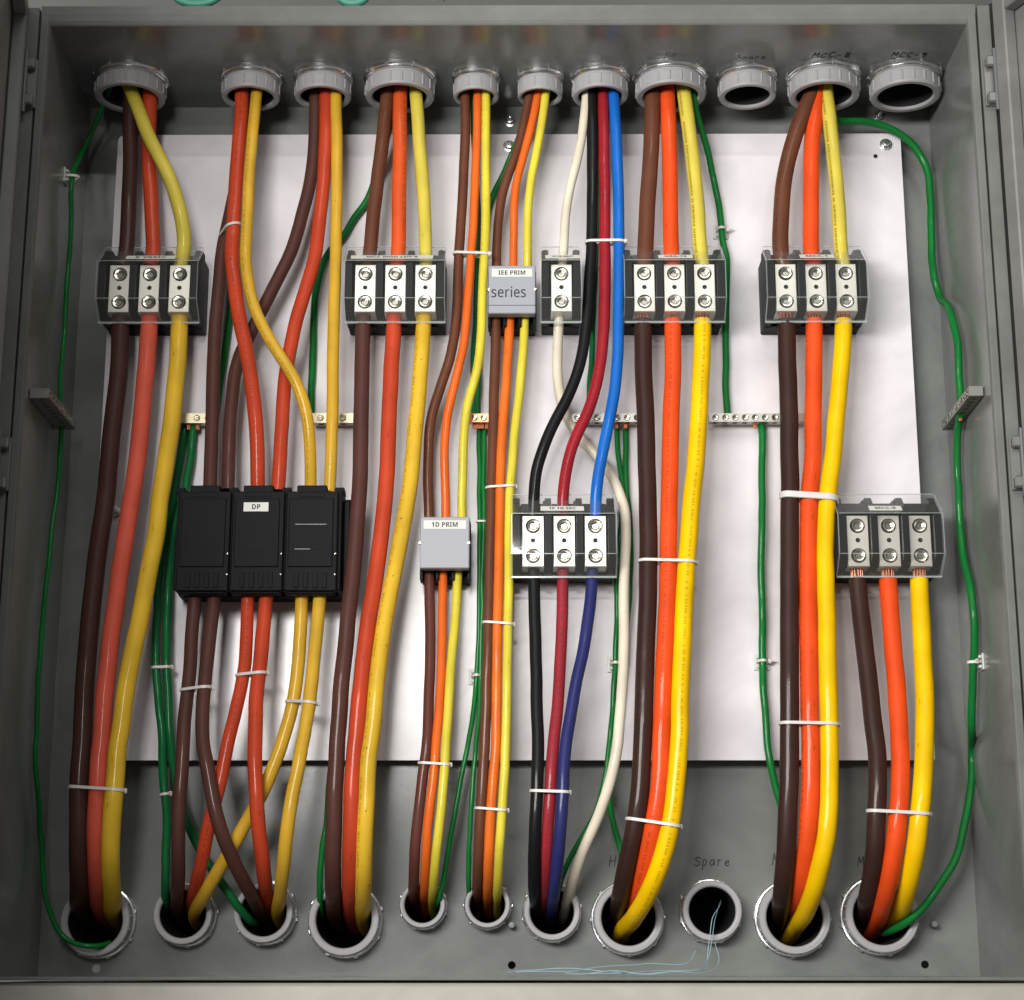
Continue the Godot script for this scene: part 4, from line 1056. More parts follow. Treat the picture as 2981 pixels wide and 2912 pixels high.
	cable("power_cable", "bright orange cable from the eighth top conduit into the block below", "orange", 0.0106, [218.5,1271.5,96.7, 218.5,1226.5,96.7, 219.2,1181.4,96.2, 220.2,1107.9,95.4, 220.2,1030.9,93.1, 220.6,943.1,88.7, 222.3,927.2,87.5], "power cables coming down from the top conduits")
	cable("power_cable", "yellow cable with print along it, from the eighth top conduit", "paleyellow_printed", 0.01, [237.8,1271.5,96.2, 237.8,1226.5,96.2, 242.4,1178.3,96.9, 247.7,1119.9,97.7, 252.9,1068.1,96.8, 256.4,1017.3,94.7, 259.3,955,90.5, 262.2,927.2,87.5], "power cables coming down from the top conduits")
	cable("power_cable", "green wire right of the eighth conduit cables, down to the long bar", "green", 0.0046, [254.9,1266.5,95.5, 254.9,1182.8,88, 263.9,1149.3,75, 275.3,1111.2,60, 286.5,1064.6,46, 293.7,1019,42, 295.4,974.6,42, 299.2,968.3,42, 299.8,906.4,42, 296.9,856,40, 294.5,805.4,40, 294.8,755.4,40, 295.5,728,40], "green ground wires")
	cable("power_cable", "dark brown cable going down from the clear block right of the blue cable", "darkbrown", 0.0118, [180.5,850.9,87.7, 180.5,846.7,87.8, 179.9,801.7,88.8, 180.5,751.9,90.7, 181.1,702.5,93.2, 181,641.3,97, 181.5,613.6,98.9, 181.3,553.7,103.2, 179.2,483,108.5, 176.1,425.2,112.5, 172.7,368.3,116.1, 169.1,301.2,119.4, 168.1,281.9,120.2, 165.3,238.1,121.4, 160.2,194.8,122, 153.8,162.9,118.6, 146.9,131.8,101.2, 142.2,103.3,65.8, 142.2,79.8,-19, 142.2,67.8,-85, 142.2,67.8,-140], "power cables going down to the bottom conduits", true)
	cable("power_cable", "bright orange cable going down from the clear block right of the blue cable", "orange", 0.0112, [220.2,850.8,88, 220.1,846.5,88.1, 219.5,801.4,89.5, 217.1,751.5,91.8, 214.2,701.9,94.8, 211.2,640.7,99.1, 209.5,613,101.2, 207.2,553,106, 204.2,482.4,111.6, 200.5,424.5,116, 196.2,367.7,119.8, 192.1,300.7,123.3, 191,281.4,124.1, 188.4,237.7,125.4, 182.1,194.5,126, 176.3,162.7,122.1, 169.4,131.7,103.1, 163.1,101.3,62.5, 160.5,79.8,-19, 160.5,67.8,-85, 160.5,67.8,-140], "power cables going down to the bottom conduits", true)
	cable("power_cable", "bright yellow cable sweeping left into the eighth bottom conduit", "yellow", 0.0116, [260.3,850.6,88.3, 260.1,846.4,88.4, 257.9,801.1,90.1, 254,751.1,92.8, 249.7,701.5,96, 244.4,640.3,100.6, 240.1,612.5,102.8, 232.1,540.7,108.8, 226.5,481.9,113.8, 221.9,424.1,118.4, 217.6,367.3,122.4, 214.3,300.3,126.3, 213.5,285.4,127, 208.8,237.3,128.9, 203.5,198.5,129.7, 197.7,168.5,130, 187.6,134.9,123.2, 174.2,100.1,94.9, 161.6,75.6,55.6, 149,57.7,-24.1, 149.6,49.6,-85, 149.6,49.6,-140], "power cables going down to the bottom conduits", true)
	cable("power_cable", "brown cable from the tenth top conduit into the upper right clear block", "brown3", 0.011, [436.8,1271.5,95.8, 436.8,1226.5,95.8, 417,1175.3,96.9, 400.9,1137.9,97.8, 385.8,1093.5,97.5, 373.6,1042.3,96, 369.3,992,93.3, 368,942.5,89.4, 372.5,927,87.5], "power cables coming down from the top conduits")
	cable("power_cable", "bright orange cable from the tenth top conduit into the upper right clear block", "orange", 0.0112, [437.6,1271.5,97.1, 437.6,1226.5,97.1, 427.6,1174.6,95.5, 419.4,1134.3,94.2, 414.7,1095.6,93, 412.2,1031.5,90.9, 409.6,943,88, 412.4,926.9,87.5], "power cables coming down from the top conduits")
	cable("power_cable", "printed yellow cable from the tenth top conduit into the upper right clear block", "paleyellow_printed", 0.0098, [435.7,1271.5,95, 435.7,1226.5,95, 437.9,1180.2,97.6, 439.6,1144.9,99.4, 443.1,1092.4,99.7, 445.9,1041.1,98.2, 447.9,991.1,95.1, 449.2,942.1,90.1, 452.1,926.8,87.5], "power cables coming down from the top conduits")
	cable("power_cable", "green wire arching over the top right corner of the white panel", "green", 0.0052, [445.6,1266.5,95.5, 445.6,1167.7,80, 452.5,1148.6,70, 474.9,1153,62, 498.4,1155.8,55, 524.1,1153.2,48, 549.4,1141.8,42, 569.6,1125.7,38, 583.3,1100,34, 588.3,1070.3,32, 587.6,1017.4,32, 585.2,956.5,34, 582.6,926.6,45, 588.7,904.1,40, 586.5,863.4,101.7, 586.5,824.1,128.7, 586.5,783.6,140.3, 586.5,737.1,135.3, 586.5,710.8,135.5], "green ground wires")
	cable("power_cable", "green wire from the right wall bar curving down into the bottom right conduit", "green", 0.005, [589,708.9,122.2, 589,698.6,104.6, 589,666.4,91.2, 589,620.4,84.4, 589,604.3,87.3, 589,569.8,83.4, 589,528,91.4, 589,488.5,114, 589,452.3,123.7, 589,412.3,119.9, 589,380.4,108.9, 589,338.1,91.4, 589,304.6,78.1, 600,283.2,30, 596.2,251.1,34, 589.6,217.1,38, 577.5,174.4,44, 562.9,138.9,50, 544.9,112.5,54, 526.3,88.8,52, 507.1,69.5,44, 491.4,58,25, 486.4,53.3,-20], "green ground wires")
	cable("power_cable", "dark brown cable going down from the upper right clear block", "darkbrown", 0.0122, [372.5,850.6,87.7, 372.4,846.4,87.7, 371.6,801.4,88.7, 370.9,751.6,90.6, 369.9,702.3,93.1, 367.8,641.2,96.8, 366.9,611.1,98.9, 363.7,553.6,103, 360.4,483,108.2, 357.2,413.7,113, 354.1,345.7,117.1, 351,283.5,119.9, 349.1,238.1,121.3, 345.5,194.8,121.9, 342.7,152.3,117.3, 342.1,121.3,97.7, 342.7,96.9,66.1, 350.9,73.2,-19.5, 350.9,61.2,-85, 350.9,61.2,-140], "power cables going down to the bottom conduits", true)
	cable("power_cable", "bright orange cable going down from the upper right clear block", "orange", 0.0115, [410,850.6,87.7, 409.6,846.4,87.8, 407.2,801.3,88.8, 404.2,751.6,90.6, 401.2,702.2,93.1, 397,641.1,96.9, 392.3,611,99, 388,553.5,103.2, 384,482.9,108.4, 380.6,413.6,113.2, 378.4,345.7,117.2, 377.3,283.5,120.1, 375.8,238.1,121.4, 371.8,194.8,122, 367.6,152.4,115.5, 364.5,121.5,93.6, 363.2,97.2,58.2, 368,77.7,-19.2, 368,65.7,-85, 368,65.7,-140], "power cables going down to the bottom conduits", true)
	cable("power_cable", "bright yellow cable going down from the upper right clear block", "yellow", 0.0115, [449,850.4,88, 448.7,846.2,88.1, 444.6,801.1,89.4, 437.8,751.2,91.6, 430.8,701.8,94.5, 423.1,647.9,98.1, 416,610.5,100.8, 408.6,541.2,106.2, 405.7,482.4,110.8, 404,413.1,115.9, 402.2,345.3,120.3, 400.2,283.1,123.4, 398.7,237.7,125, 395.7,198.8,125.8, 390.4,162.4,125.9, 384.2,131.1,116.3, 378.4,100.3,89.8, 372.8,75.9,48.1, 370.4,61.1,-23.8, 370.3,49.4,-85, 370.3,49.4,-140], "power cables going down to the bottom conduits", true)
	cable("power_cable", "dark brown cable going down from the lower right clear block", "darkbrown", 0.0117, [451.3,496.8,87.9, 451.2,494,88, 452,463.5,89.8, 454.3,416.8,94.8, 456.6,370.4,101.3, 458.2,324.7,108.3, 459.3,290.9,113.1, 460.2,280.2,114.5, 458.7,238.3,119.1, 455.4,194.8,121.8, 451.8,152.3,117.3, 449.8,121.3,97.7, 449.4,96.9,66.1, 460,73.2,-19.5, 460,61.2,-85, 460,61.2,-140], "power cables going down to the bottom conduits", true)
	cable("power_cable", "bright orange cable going down from the lower right clear block", "orange", 0.0117, [490.9,496.7,88.1, 490.5,493.9,88.2, 490.4,463.4,90.2, 490.4,416.7,95.4, 491,370.3,102, 490.8,324.6,109.1, 489.5,286.3,114.7, 486.8,238.1,120.4, 481.3,194.7,123.5, 475,152,121.8, 471.1,121,106, 468.1,90.3,70.3, 474,64.5,-23.5, 474,52.5,-85, 474,52.5,-140], "power cables going down to the bottom conduits", true)
	cable("power_cable", "bright yellow cable going down from the lower right clear block", "yellow", 0.0119, [530.9,496.6,88.3, 530.4,493.8,88.4, 529.8,463.3,90.8, 528.4,416.5,96.5, 526.4,370,103.6, 524,324.3,111, 520.9,290.5,116.2, 514.2,237.9,122.7, 507.8,194.5,125.6, 500.8,152,122.2, 496.5,121.1,103.4, 495.3,94.6,70.4, 498.5,68.8,-19.9, 493.4,60.5,-85, 493.4,60.5,-140], "power cables going down to the bottom conduits", true)
	cable("power_cable", "green wire hanging from the long bar, ending behind a brown cable", "green", 0.0048, [341.2,726.1,38, 340.7,710,42, 339.9,679.4,46, 337.1,618,48, 334.7,566.5,48, 332.8,472.1,46, 331.9,414.2,43, 331,367.8,44, 332.1,321.5,48, 334.8,267.5,50, 340.4,240.6,50, 345.8,216.1,50, 351.8,187.4,48, 354.9,145.8,44, 355.7,102.5,30, 360.3,88.5,-10, 367.2,85.5,-60], "green ground wires")
	tie("thin pale tie binding the three leftmost lower cables", [[-0.5315, 0.1215, 0.0122], [-0.5072, 0.1276, 0.0116], [-0.4847, 0.1355, 0.0116]], 0.2273, 0.2213, 0.0042)
	tie("pale tie around the red-orange and brown cables of the second conduit", [[-0.3699, 0.1124, 0.0097], [-0.3827, 0.0895, 0.0090]], 0.9714, 0.9790, 0.0040)
	tie("white tie around the dark green wire pair at mid height", [[-0.4417, 0.0620, 0.0055], [-0.4551, 0.0620, 0.0055]], 0.3856, 0.3865, 0.0040)
	tie("pale tie around the brown pair under the black block", [[-0.4045, 0.1081, 0.0086], [-0.3826, 0.1169, 0.0088]], 0.3496, 0.3523, 0.0042)
	tie("pale tie around the red-orange pair under the black block", [[-0.3356, 0.1050, 0.0084], [-0.3151, 0.1085, 0.0092]], 0.3689, 0.3719, 0.0042)
	tie("yellowed tie around the yellow pair under the black block", [[-0.2726, 0.0957, 0.0085], [-0.2496, 0.1128, 0.0085]], 0.3374, 0.3323, 0.0042)
	tie("white tie on the dark green wire just below the white panel", [[-0.4366, 0.0591, 0.0055]], 0.2229, 0.2247, 0.0040)
	tie("pale tie with knobs across the slim cables of the fifth conduit", [[-0.0669, 0.0862, 0.0068], [-0.0504, 0.0908, 0.0059], [-0.0322, 0.0953, 0.0060]], 0.9474, 0.9411, 0.0040, true)
	tie("pale tie across the black, red and blue cables near the top", [[0.1124, 0.0973, 0.0076], [0.1301, 0.0996, 0.0076], [0.1491, 0.1019, 0.0076]], 0.9586, 0.9566, 0.0040, true)
	tie("pale tie on the slim trio left of the lower middle block, upper one", [[-0.0220, 0.0777, 0.0068], [-0.0106, 0.0786, 0.0064], [0.0028, 0.0796, 0.0060]], 0.6213, 0.6231, 0.0036)
	tie("pale tie on the slim trio below mid height, middle one", [[-0.0250, 0.0871, 0.0068], [-0.0133, 0.0887, 0.0064], [0.0000, 0.0904, 0.0060]], 0.4404, 0.4370, 0.0036)
	tie("pale tie across the brown, orange and yellow right of the cream cable, upper one", [[0.1802, 0.1059, 0.0118], [0.2056, 0.1090, 0.0112], [0.2295, 0.1111, 0.0116]], 0.5170, 0.5133, 0.0042)
	tie("pale tie on the slim trio crossing the lower panel edge", [[-0.1053, 0.0913, 0.0068], [-0.0921, 0.0933, 0.0059], [-0.0792, 0.0951, 0.0060]], 0.2600, 0.2574, 0.0036)
	tie("pale tie on the slim trio near the sixth bottom conduit, lowest one", [[-0.0335, 0.0949, 0.0068], [-0.0207, 0.0969, 0.0064], [-0.0073, 0.0989, 0.0060]], 0.2035, 0.2001, 0.0036)
	tie("pale tie across the black, red and navy cables near the bottom", [[0.0362, 0.1245, 0.0079], [0.0526, 0.1208, 0.0076], [0.0679, 0.1282, 0.0077]], 0.2220, 0.2199, 0.0040)
	tie("slanting pale tie low on the thick trio above the eighth bottom conduit", [[0.1585, 0.1211, 0.0118], [0.1800, 0.1246, 0.0112], [0.1999, 0.1299, 0.0116]], 0.1884, 0.1779, 0.0044)
	tie("wide white tie across the brown, orange and yellow at mid height on the right", [[0.3666, 0.0993, 0.0122], [0.3916, 0.0996, 0.0115], [0.4149, 0.1017, 0.0115]], 0.6053, 0.5999, 0.0090)
	tie("thin pale tie on the right trio above the lower panel edge", [[0.3521, 0.1189, 0.0122], [0.3777, 0.1190, 0.0115], [0.4010, 0.1223, 0.0115]], 0.3063, 0.3045, 0.0044)
	tie("pale tie on the rightmost trio above the last bottom conduit", [[0.4556, 0.1216, 0.0117], [0.4815, 0.1234, 0.0117], [0.5078, 0.1256, 0.0119]], 0.1978, 0.1932, 0.0046)
	tie("small pale tie around two thin green wires beside the 1D PRIM block", [[-0.0381, 0.0480, 0.0033], [-0.0332, 0.0480, 0.0033]], 0.5831, 0.5831, 0.0030)
	mount("clear adhesive tie mount on the green wire right of the eighth conduit cables", Vector3(0.2944, 1.0008, PANEL), Basis())
	mount("clear adhesive tie mount on the green wire low on the right of the panel", Vector3(0.3316, 0.3976, PANEL), Basis())
	mount("clear adhesive tie mount beside the cream cable low on the panel", Vector3(0.1400, 0.3949, PANEL), Basis())
	mount("clear adhesive tie mount on the green wire by the right wall", Vector3(0.6, 0.3845, 0.1103), Basis(Vector3.UP, -PI / 2))
	mount("white adhesive tie mount on the left wall near the top", Vector3(-0.6, 1.0474, 0.1151), Basis(Vector3.UP, PI / 2))
	mount("small clear tie mount on the thin green pair low on the panel", Vector3(-0.0411, 0.3785, PANEL), Basis())
	small_things()

func cabinet() -> void:
	var c := thing("electrical_enclosure", "grey steel electrical cabinet with its doors swung open, seen from inside the opening", "cabinet", Vector3())
	var up := Vector3.UP
	# back
	var st := start()
	perforated(st, -W / 2, W / 2, 0.0, H, [[-0.5240, 0.0674, 0.0395], [-0.4131, 0.0755, 0.0335], [-0.3109, 0.0777, 0.0337], [-0.2085, 0.0690, 0.0402], [-0.1089, 0.0876, 0.0259], [-0.0264, 0.0876, 0.0259], [0.0556, 0.0789, 0.0319], [0.1526, 0.0713, 0.0392], [0.2589, 0.0802, 0.0338], [0.3630, 0.0716, 0.0407], [0.4741, 0.0746, 0.0419]], [[-0.5257, 0.0085, 0.0052], [0.0045, 0.0131, 0.0050], [0.5306, 0.0141, 0.0050]], Transform3D())
	quad(st, Vector3(-W / 2, 0.135, -0.003), Vector3(W / 2, 0.135, -0.003), Vector3(W / 2, H, -0.003), Vector3(-W / 2, H, -0.003), Vector3(0, 0, -1))
	var bp := part("back_plate", st, M.paint, c)
	# top, seen from below
	var s2 := start()
	perforated(s2, -W / 2, W / 2, 0.0, D - 0.005, [[-0.5226, 0.0955, 0.0429], [-0.3560, 0.0955, 0.0356], [-0.2562, 0.0955, 0.0345], [-0.1500, 0.0955, 0.0424], [-0.0448, 0.0955, 0.0279], [0.0435, 0.0955, 0.0275], [0.1264, 0.0955, 0.0340], [0.2237, 0.0955, 0.0427], [0.3292, 0.0955, 0.0350], [0.4350, 0.0955, 0.0433], [0.5469, 0.0955, 0.0428]], [], Transform3D(Basis(Vector3(1, 0, 0), Vector3(0, 0, 1), Vector3(0, -1, 0)), Vector3(0, H, 0)))
	box(s2, Vector3(-0.3505 - 0.2495 - 0.006, H + 0.012, D / 2), Vector3(0.008, 0.022, D - 0.01))
	var tp := part("top_plate", s2, M.paint, c)
	# bottom and sides: bent sheet with thickness
	var s3 := start()
	box(s3, Vector3(0, -0.0015, D / 2 - 0.002), Vector3(W, 0.003, D - 0.006))
	part("bottom_plate", s3, M.paint, c)
	for s in [-1.0, 1.0]:
		var s4 := start()
		box(s4, Vector3(s * (W / 2 + 0.0015), H / 2, D / 2 - 0.003), Vector3(0.003, H + 0.006, D - 0.006))
		part("side_plate", s4, M.paint, c)
	# front rim: bevelled lip round the opening
	var s5 := start()
	var prof_top := [[0.0, D - 0.006], [0.0020, D - 0.0040], [0.0060, D - 0.0018], [0.0128, D - 0.0004], [0.0140, D], [0.0262, D], [0.0268, D - 0.002], [0.0268, 0.0]]
	for i in prof_top.size() - 1:
		var a: Array = prof_top[i]
		var b: Array = prof_top[i + 1]
		var x := W / 2 + 0.0115
		quad(s5, Vector3(-W / 2 - minf(a[0], 0.0115), H + a[0], a[1]), Vector3(W / 2 + minf(a[0], 0.0115), H + a[0], a[1]), Vector3(W / 2 + minf(b[0], 0.0115), H + b[0], b[1]), Vector3(-W / 2 - minf(b[0], 0.0115), H + b[0], b[1]), Vector3(0, 0.2, 1) if i < 6 else up)
	for s in [-1.0, 1.0]:
		var pr := [[0.0, D - 0.006], [0.0015, D - 0.0008], [0.0030, D], [0.0105, D], [0.0115, D - 0.001], [0.0115, D - 0.012]]
		for i in pr.size() - 1:
			var a: Array = pr[i]
			var b: Array = pr[i + 1]
			quad(s5, Vector3(s * (W / 2 + a[0]), -0.004, a[1]), Vector3(s * (W / 2 + a[0]), H + 0.013, a[1]), Vector3(s * (W / 2 + b[0]), H + 0.013, b[1]), Vector3(s * (W / 2 + b[0]), -0.004, b[1]), Vector3(s * 0.4, 0, 1))
	box(s5, Vector3(0, -0.0022, D - 0.0035), Vector3(W + 0.02, 0.0036, 0.007), 0.0008)
	part("front_rim", s5, M.paint_rim, c)
	# outer hinge strips, dark gutters and the door seals
	for s in [-1.0, 1.0]:
		var s6 := start()
		box(s6, Vector3(s * 0.6225, H / 2, D - 0.012), Vector3(0.0165, H + 0.05, 0.024), 0.0012)
		part("hinge_strip", s6, M.paint_rim, c)
		for y in [1.1200, 0.6090]:
			hinge(c, Vector3(-0.6150 if s < 0 else 0.6205, y, D + 0.001), s)
		var s7 := start()
		box(s7, Vector3(s * 0.6128, H / 2, D - 0.016), Vector3(0.0030, H + 0.04, 0.020))
		box(s7, Vector3(s * 0.6390, H / 2, D - 0.012), Vector3(0.0165, H + 0.06, 0.020), 0.002)
		part("seal", s7, M.rubber, c)
		# the open door: a shallow pan, swung back a little past square
		var hinge_at := Vector3(s * 0.648, 0, D + 0.004)
		var ang := deg_to_rad(78.0 if s < 0 else 112.0)
		var dirv := Vector3(-s * cos(ang), 0, sin(ang))
		var nrm := Vector3(-s * sin(ang), 0, -cos(ang)) 
		var xf := Transform3D(Basis(dirv, up, dirv.cross(up)), hinge_at)
		var s8 := start()
		box(s8, Vector3(0.30, H / 2, 0.0), Vector3(0.60, H + 0.05, 0.002), 0.0, xf)
		var inn := 1.0 if (xf.basis.z).dot(nrm) > 0.0 else -1.0
		for q in [[0.012, 0.024], [0.588, 0.024]]:
			box(s8, Vector3(q[0], H / 2, -inn * 0.011 + inn * 0.022), Vector3(q[1], H + 0.05, 0.018), 0.002, xf)
		for y in [-0.012, H + 0.012]:
			box(s8, Vector3(0.30, y, inn * 0.011), Vector3(0.552, 0.022, 0.018), 0.002, xf)
		var door := part("door", s8, M.paint_door, c)
		door.set_meta("label", "open cabinet door at the left edge" if s < 0 else "open cabinet door at the right edge")
	# felt-pen notes beside the conduits
	strokes("Spare", Vector3(0.239, 0.1375, 0), Vector3.RIGHT, up, Vector3.BACK, 0.0125, bp)
	strokes("HRA", Vector3(0.1290, 0.1360, 0), Vector3.RIGHT, up, Vector3.BACK, 0.0145, bp)
	strokes("M", Vector3(0.3400, 0.1390, 0), Vector3.RIGHT, up, Vector3.BACK, 0.0140, bp)
	strokes("MCC", Vector3(0.4500, 0.1365, 0), Vector3.RIGHT, up, Vector3.BACK, 0.0125, bp)
	var dn := Vector3.DOWN
	strokes("MCC-9", Vector3(0.5180, H - 0.0002, 0.1480), Vector3.RIGHT, Vector3.BACK, dn, 0.0125, tp, 0.0016)
	strokes("MCC-8", Vector3(0.4110, H - 0.0002, 0.1470), Vector3.RIGHT, Vector3.BACK, dn, 0.0135, tp, 0.0016)
	strokes("Spare", Vector3(0.3080, H - 0.0002, 0.1430), Vector3.RIGHT, Vector3.BACK, dn, 0.0110, tp, 0.0010)
	strokes("HRA", Vector3(0.2010, H - 0.0002, 0.1500), Vector3.RIGHT, Vector3.BACK, dn, 0.0120, tp, 0.0006)

func panel() -> void:
	var p := thing("mounting_panel", "white painted steel mounting panel bolted to the back of the cabinet", "panel", Vector3(0, 0.27, 0))
	var st := start()
	var x := 0.5515
	var y := 0.8795
	var rr := 0.010
	var outline := []
	for q in [[1, 1, 0.0], [-1, 1, PI / 2], [-1, -1, PI], [1, -1, PI * 1.5]]:
		var r := rr if q[1] > 0 else 0.003
		for k in 7:
			var a: float = q[2] + PI / 2 * k / 6
			outline.append(Vector3(q[0] * (x - r) + cos(a) * r, (y - r if q[1] > 0 else r) + sin(a) * r, PANEL))
	var c := Vector3(0, y * 0.5, PANEL)
	for i in outline.size():
		var a: Vector3 = outline[i]
		var b: Vector3 = outline[(i + 1) % outline.size()]
		tri(st, c, a, b, Vector3(0, 0, 1))
		quad(st, a, b, b - Vector3(0, 0, 0.003), a - Vector3(0, 0, 0.003), (a + b) * 0.5 - c)
		tri(st, c - Vector3(0, 0, 0.003), a - Vector3(0, 0, 0.003), b - Vector3(0, 0, 0.003), Vector3(0, 0, -1))
	part("sheet", st, M.panel, p)
	var s2 := start()
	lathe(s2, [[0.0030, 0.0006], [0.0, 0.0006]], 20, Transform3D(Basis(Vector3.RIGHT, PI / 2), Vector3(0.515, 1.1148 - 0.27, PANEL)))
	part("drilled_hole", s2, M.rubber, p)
	for s in [-1.0, 1.0]:
		for yy in [0.06, 0.82]:
			var s3 := start()
			lathe(s3, [[0.008, 0.0], [0.008, PANEL - 0.003]], 20, Transform3D(Basis(Vector3.RIGHT, PI / 2), Vector3(s * 0.53, yy, 0)))
			part("standoff", s3, M.galvanised, p)

func blocks() -> void:
	var up := 0.8988
	var lo := 0.5518
	terminal_block("clear-covered black three-pole block at the upper left, fed by the bent pale yellow cable", Vector3(-0.4805, up, PANEL), 3, 0.0402, "E VSMC", 0.002, 0.066)
	terminal_block("clear-covered three-pole block between the straight yellow cable and the slim trio, with a long label", Vector3(-0.1515, up, PANEL), 3, 0.0402, "MCC MOD LDP-6", -0.004, 0.110)
	terminal_block("narrow clear-covered single-pole block holding one cream white cable", Vector3(0.0705, up, PANEL), 1, 0.0402, "1F 1G NEUT", 0.002, 0.046, 0.0)
	terminal_block("clear-covered three-pole block right of the bright blue cable", Vector3(0.2215, up, PANEL), 3, 0.0402, "HRA-13", 0.002, 0.046)
	terminal_block("clear-covered three-pole block at the upper right of the white panel, under the arching green wire", Vector3(0.4105, up, PANEL), 3, 0.0402, "MCC-1", 0.002, 0.046)
	terminal_block("lower middle clear-covered block joining black, red and blue cables", Vector3(0.0720, lo, PANEL), 3, 0.0402, "1F 1G SEC", -0.002, 0.056)
	terminal_block("lower right clear-covered block overlapping the panel edge, no cables entering from above", Vector3(0.4905, lo, PANEL), 3, 0.0402, "MCC-9", -0.004, 0.042)
	grey_block("small grey-covered block marked IEE PRIM and series", Vector3(0.0050, 0.8905, PANEL), Vector3(0.0632, 0.0682, 0.070), "IEE PRIM", "series")
	grey_block("small grey-covered block marked 1D PRIM", Vector3(-0.0820, 0.5430, PANEL), Vector3(0.0640, 0.0682, 0.070), "1D PRIM", "")
	black_block("large black three-pole block with solid black covers, labelled DP", Vector3(-0.3205, 0.5400, PANEL))

func bars() -> void:
	var y := 0.7245
	ground_bar("short brass ground bar left of the brown cables", Vector3(-0.4380, y, PANEL + 0.012), 0.0420, 0.0150, 0.0200, M.brass, Basis(), [0.008, 0.020], 0.0135)
	ground_bar("short brass ground bar between the two straight yellow cables and the next brown one", Vector3(-0.2640, y, PANEL + 0.012), 0.0660, 0.0300, 0.0120, M.brass, Basis(), [], 0.0135)
	ground_bar("copper-tipped ground bar between the two slim cable trios", Vector3(-0.0530, y, PANEL + 0.012), 0.0420, 0.0120, 0.0080, M.copper, Basis(), [0.0075, 0.0125, 0.0175, 0.024], 0.0115)
	ground_bar("silvery ground bar behind the dark red and blue cables", Vector3(0.0830, y, PANEL + 0.012), 0.0920, 0.0133, 0.0095, M.aluminium, Basis(), [0.062, 0.074])
	ground_bar("long silvery ground bar right of centre, a single green wire hanging from it", Vector3(0.2690, y, PANEL + 0.012), 0.1280, 0.0133, 0.0085, M.aluminium, Basis(), [0.0617])
	ground_bar("grey ground bar on the right side wall, green wire passing through", Vector3(0.5985, 0.7140, 0.050), 0.155, 0.0145, 0.010, M.bar_grey, Basis(Vector3(0, 0, 1), Vector3(0, 1, 0), Vector3(-1, 0, 0)), [0.070], 0.0125, 0.0175)
	ground_bar("grey ground bar on the shaded left side wall", Vector3(-0.5985, 0.7080, 0.220), 0.142, 0.0145, 0.010, M.bar_grey, Basis(Vector3(0, 0, -1), Vector3(0, 1, 0), Vector3(1, 0, 0)), [], 0.0125, 0.024)

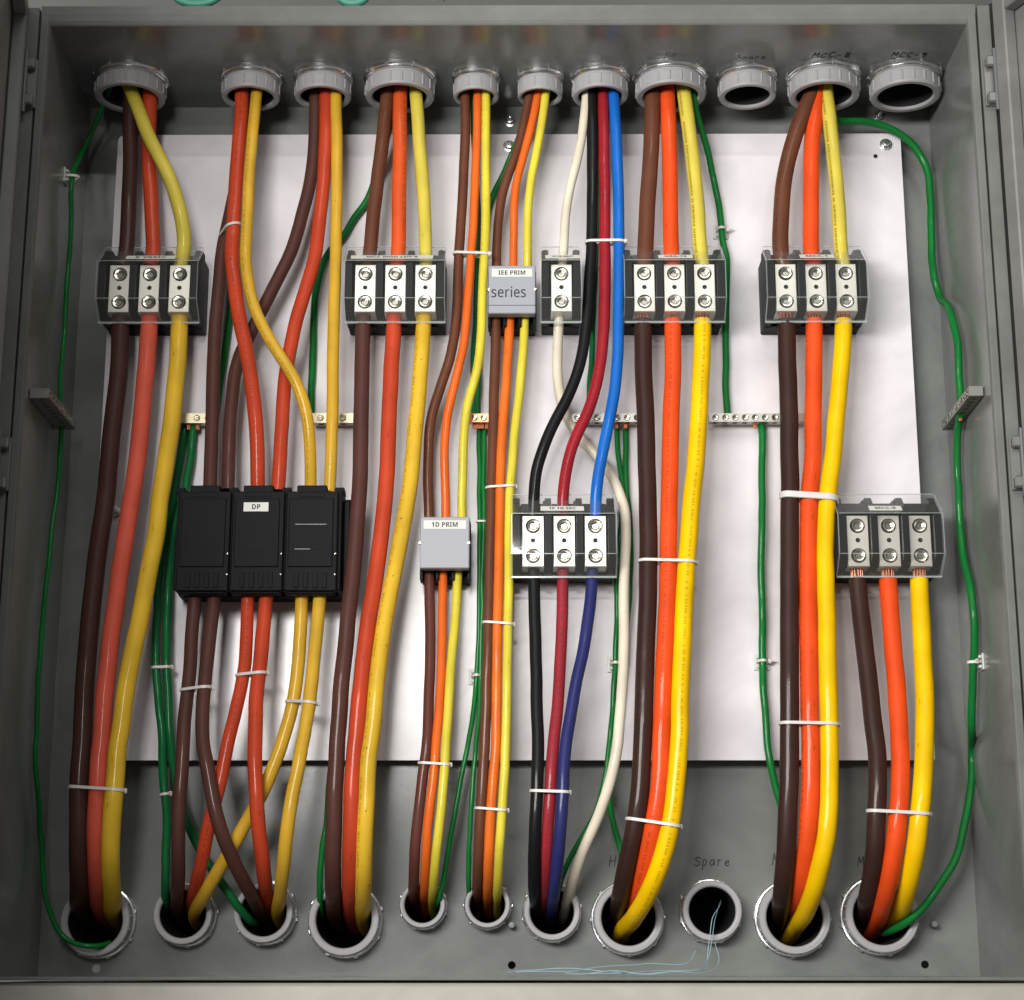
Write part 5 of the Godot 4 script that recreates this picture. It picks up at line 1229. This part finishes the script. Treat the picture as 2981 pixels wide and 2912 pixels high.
func small_things() -> void:
	var f := Basis(Vector3.RIGHT, PI / 2)
	bolt("hex bolt near the top right corner of the white panel", Vector3(0.5303, 1.1322, PANEL), f, 0.0062, "panel bolts")
	bolt("bolt at the top middle of the white panel, beside the slim brown cable", Vector3(0.0005, 1.1312, PANEL), f, 0.0060, "panel bolts")
	bolt("dark bolt on the left edge of the white panel at mid height", Vector3(-0.5273, 0.6005, PANEL), f, 0.0058, "panel bolts")
	bolt("threaded stud on the back plate above the panel, between two small conduits", Vector3(0.0015, 1.1835, 0), f, 0.0056, "studs on the back plate", true)
	bolt("threaded stud on the back plate above the panel's right corner, beside the arching green wire", Vector3(0.5288, 1.1906, 0), f, 0.0050, "studs on the back plate", true)
	var k := 0
	for p in [Vector3(0.5428, 0.0640, 0), Vector3(0.0045, 0.0627, 0)]:
		var st := start()
		lathe(st, [[0.0042, 0.0], [0.0042, 0.014], [0.0034, 0.0155], [0.0, 0.0157]], 18, Transform3D(Basis(Vector3.RIGHT, PI / 2), Vector3()))
		solo("stud", st, M.paint_door, ["painted grey stud beside the last bottom conduit", "painted grey stud beside the sixth bottom conduit"][k], "stud", p, "painted studs low on the back plate")
		k += 1
	# loose pull string out of the spare conduit
	var paths := [
		[[278, 96, -40], [270, 86, 10], [258, 70, 34], [254, 48, 38], [250, 26, 44], [246, 9, 60], [225, 5, 80], [180, 3, 95], [120, 2, 110], [70, 3, 120]],
		[[276, 92, -40], [262, 66, 20], [257, 46, 37], [250, 22, 50], [232, 6, 85], [190, 6, 90], [150, 3, 110], [110, 6, 95], [60, 8, 90], [20, 6, 80], [0, 3, 90]],
		[[236, 30, 36], [222, 14, 50], [170, 14, 60], [110, 9, 80], [70, 5, 100], [10, 4, 100]],
		[[260, 40, 37], [262, 16, 60], [240, 3, 100], [200, 4, 120], [160, 2, 125], [130, 5, 110], [90, 2, 100]]]
	var sp := start()
	for q in paths:
		var flat := []
		for v in q:
			flat.append(Vector3(v[0], v[1], v[2]) * 0.001)
		var path := smooth_path(flat, 0.006)
		for i in path.size():
			path[i] += Vector3(0, 0.0016 * absf(sin(i * 0.21 + q.size())), 0.003 * sin(i * 0.13)) - Vector3(0.25, 0.002, 0.05)
		tube(sp, path, 0.00052, 6)
	solo("pull_string", sp, M.pull_string, "thin pale blue pull string trailing from the spare conduit along the cabinet floor", "string", Vector3(0.25, 0.002, 0.05))
	# what shows over the cabinet's upper edge
	var hoses := [[-0.475, -0.385, "pale green hose bend over the cabinet, left of the middle"], [-0.245, -0.185, "short pale green hose bend over the cabinet, nearer the middle"]]
	for q in hoses:
		var st2 := start()
		tube(st2, smooth_path([Vector3(q[0], 1.40, 0.12), Vector3(q[0] + 0.004, 1.325, 0.13), Vector3(lerpf(q[0], q[1], 0.3), 1.301, 0.13), Vector3(lerpf(q[0], q[1], 0.7), 1.301, 0.13), Vector3(q[1] - 0.004, 1.325, 0.13), Vector3(q[1], 1.40, 0.12)], 0.008), 0.0055, 14)
		solo("hose", st2, M.hose, q[2], "hose", Vector3())
	var k2 := 0
	for q in [Vector3(-0.545, 1.318, 0.14), Vector3(-0.095, 1.312, 0.14), Vector3(0.115, 1.315, 0.14)]:
		var st3 := start()
		box(st3, Vector3(0, 0.02, 0), Vector3([0.05, 0.028, 0.034][k2], 0.05, 0.03), 0.003)
		box(st3, Vector3(0, -0.009, 0.004), Vector3(0.016, 0.012, 0.020), 0.002)
		solo("junction_box", st3, M.white_metal, ["white junction box over the cabinet at the far left", "small white junction box over the cabinet, just left of the middle", "small white junction box over the cabinet, just right of the middle"][k2], "junction box", q, "junction boxes above the cabinet")
		k2 += 1
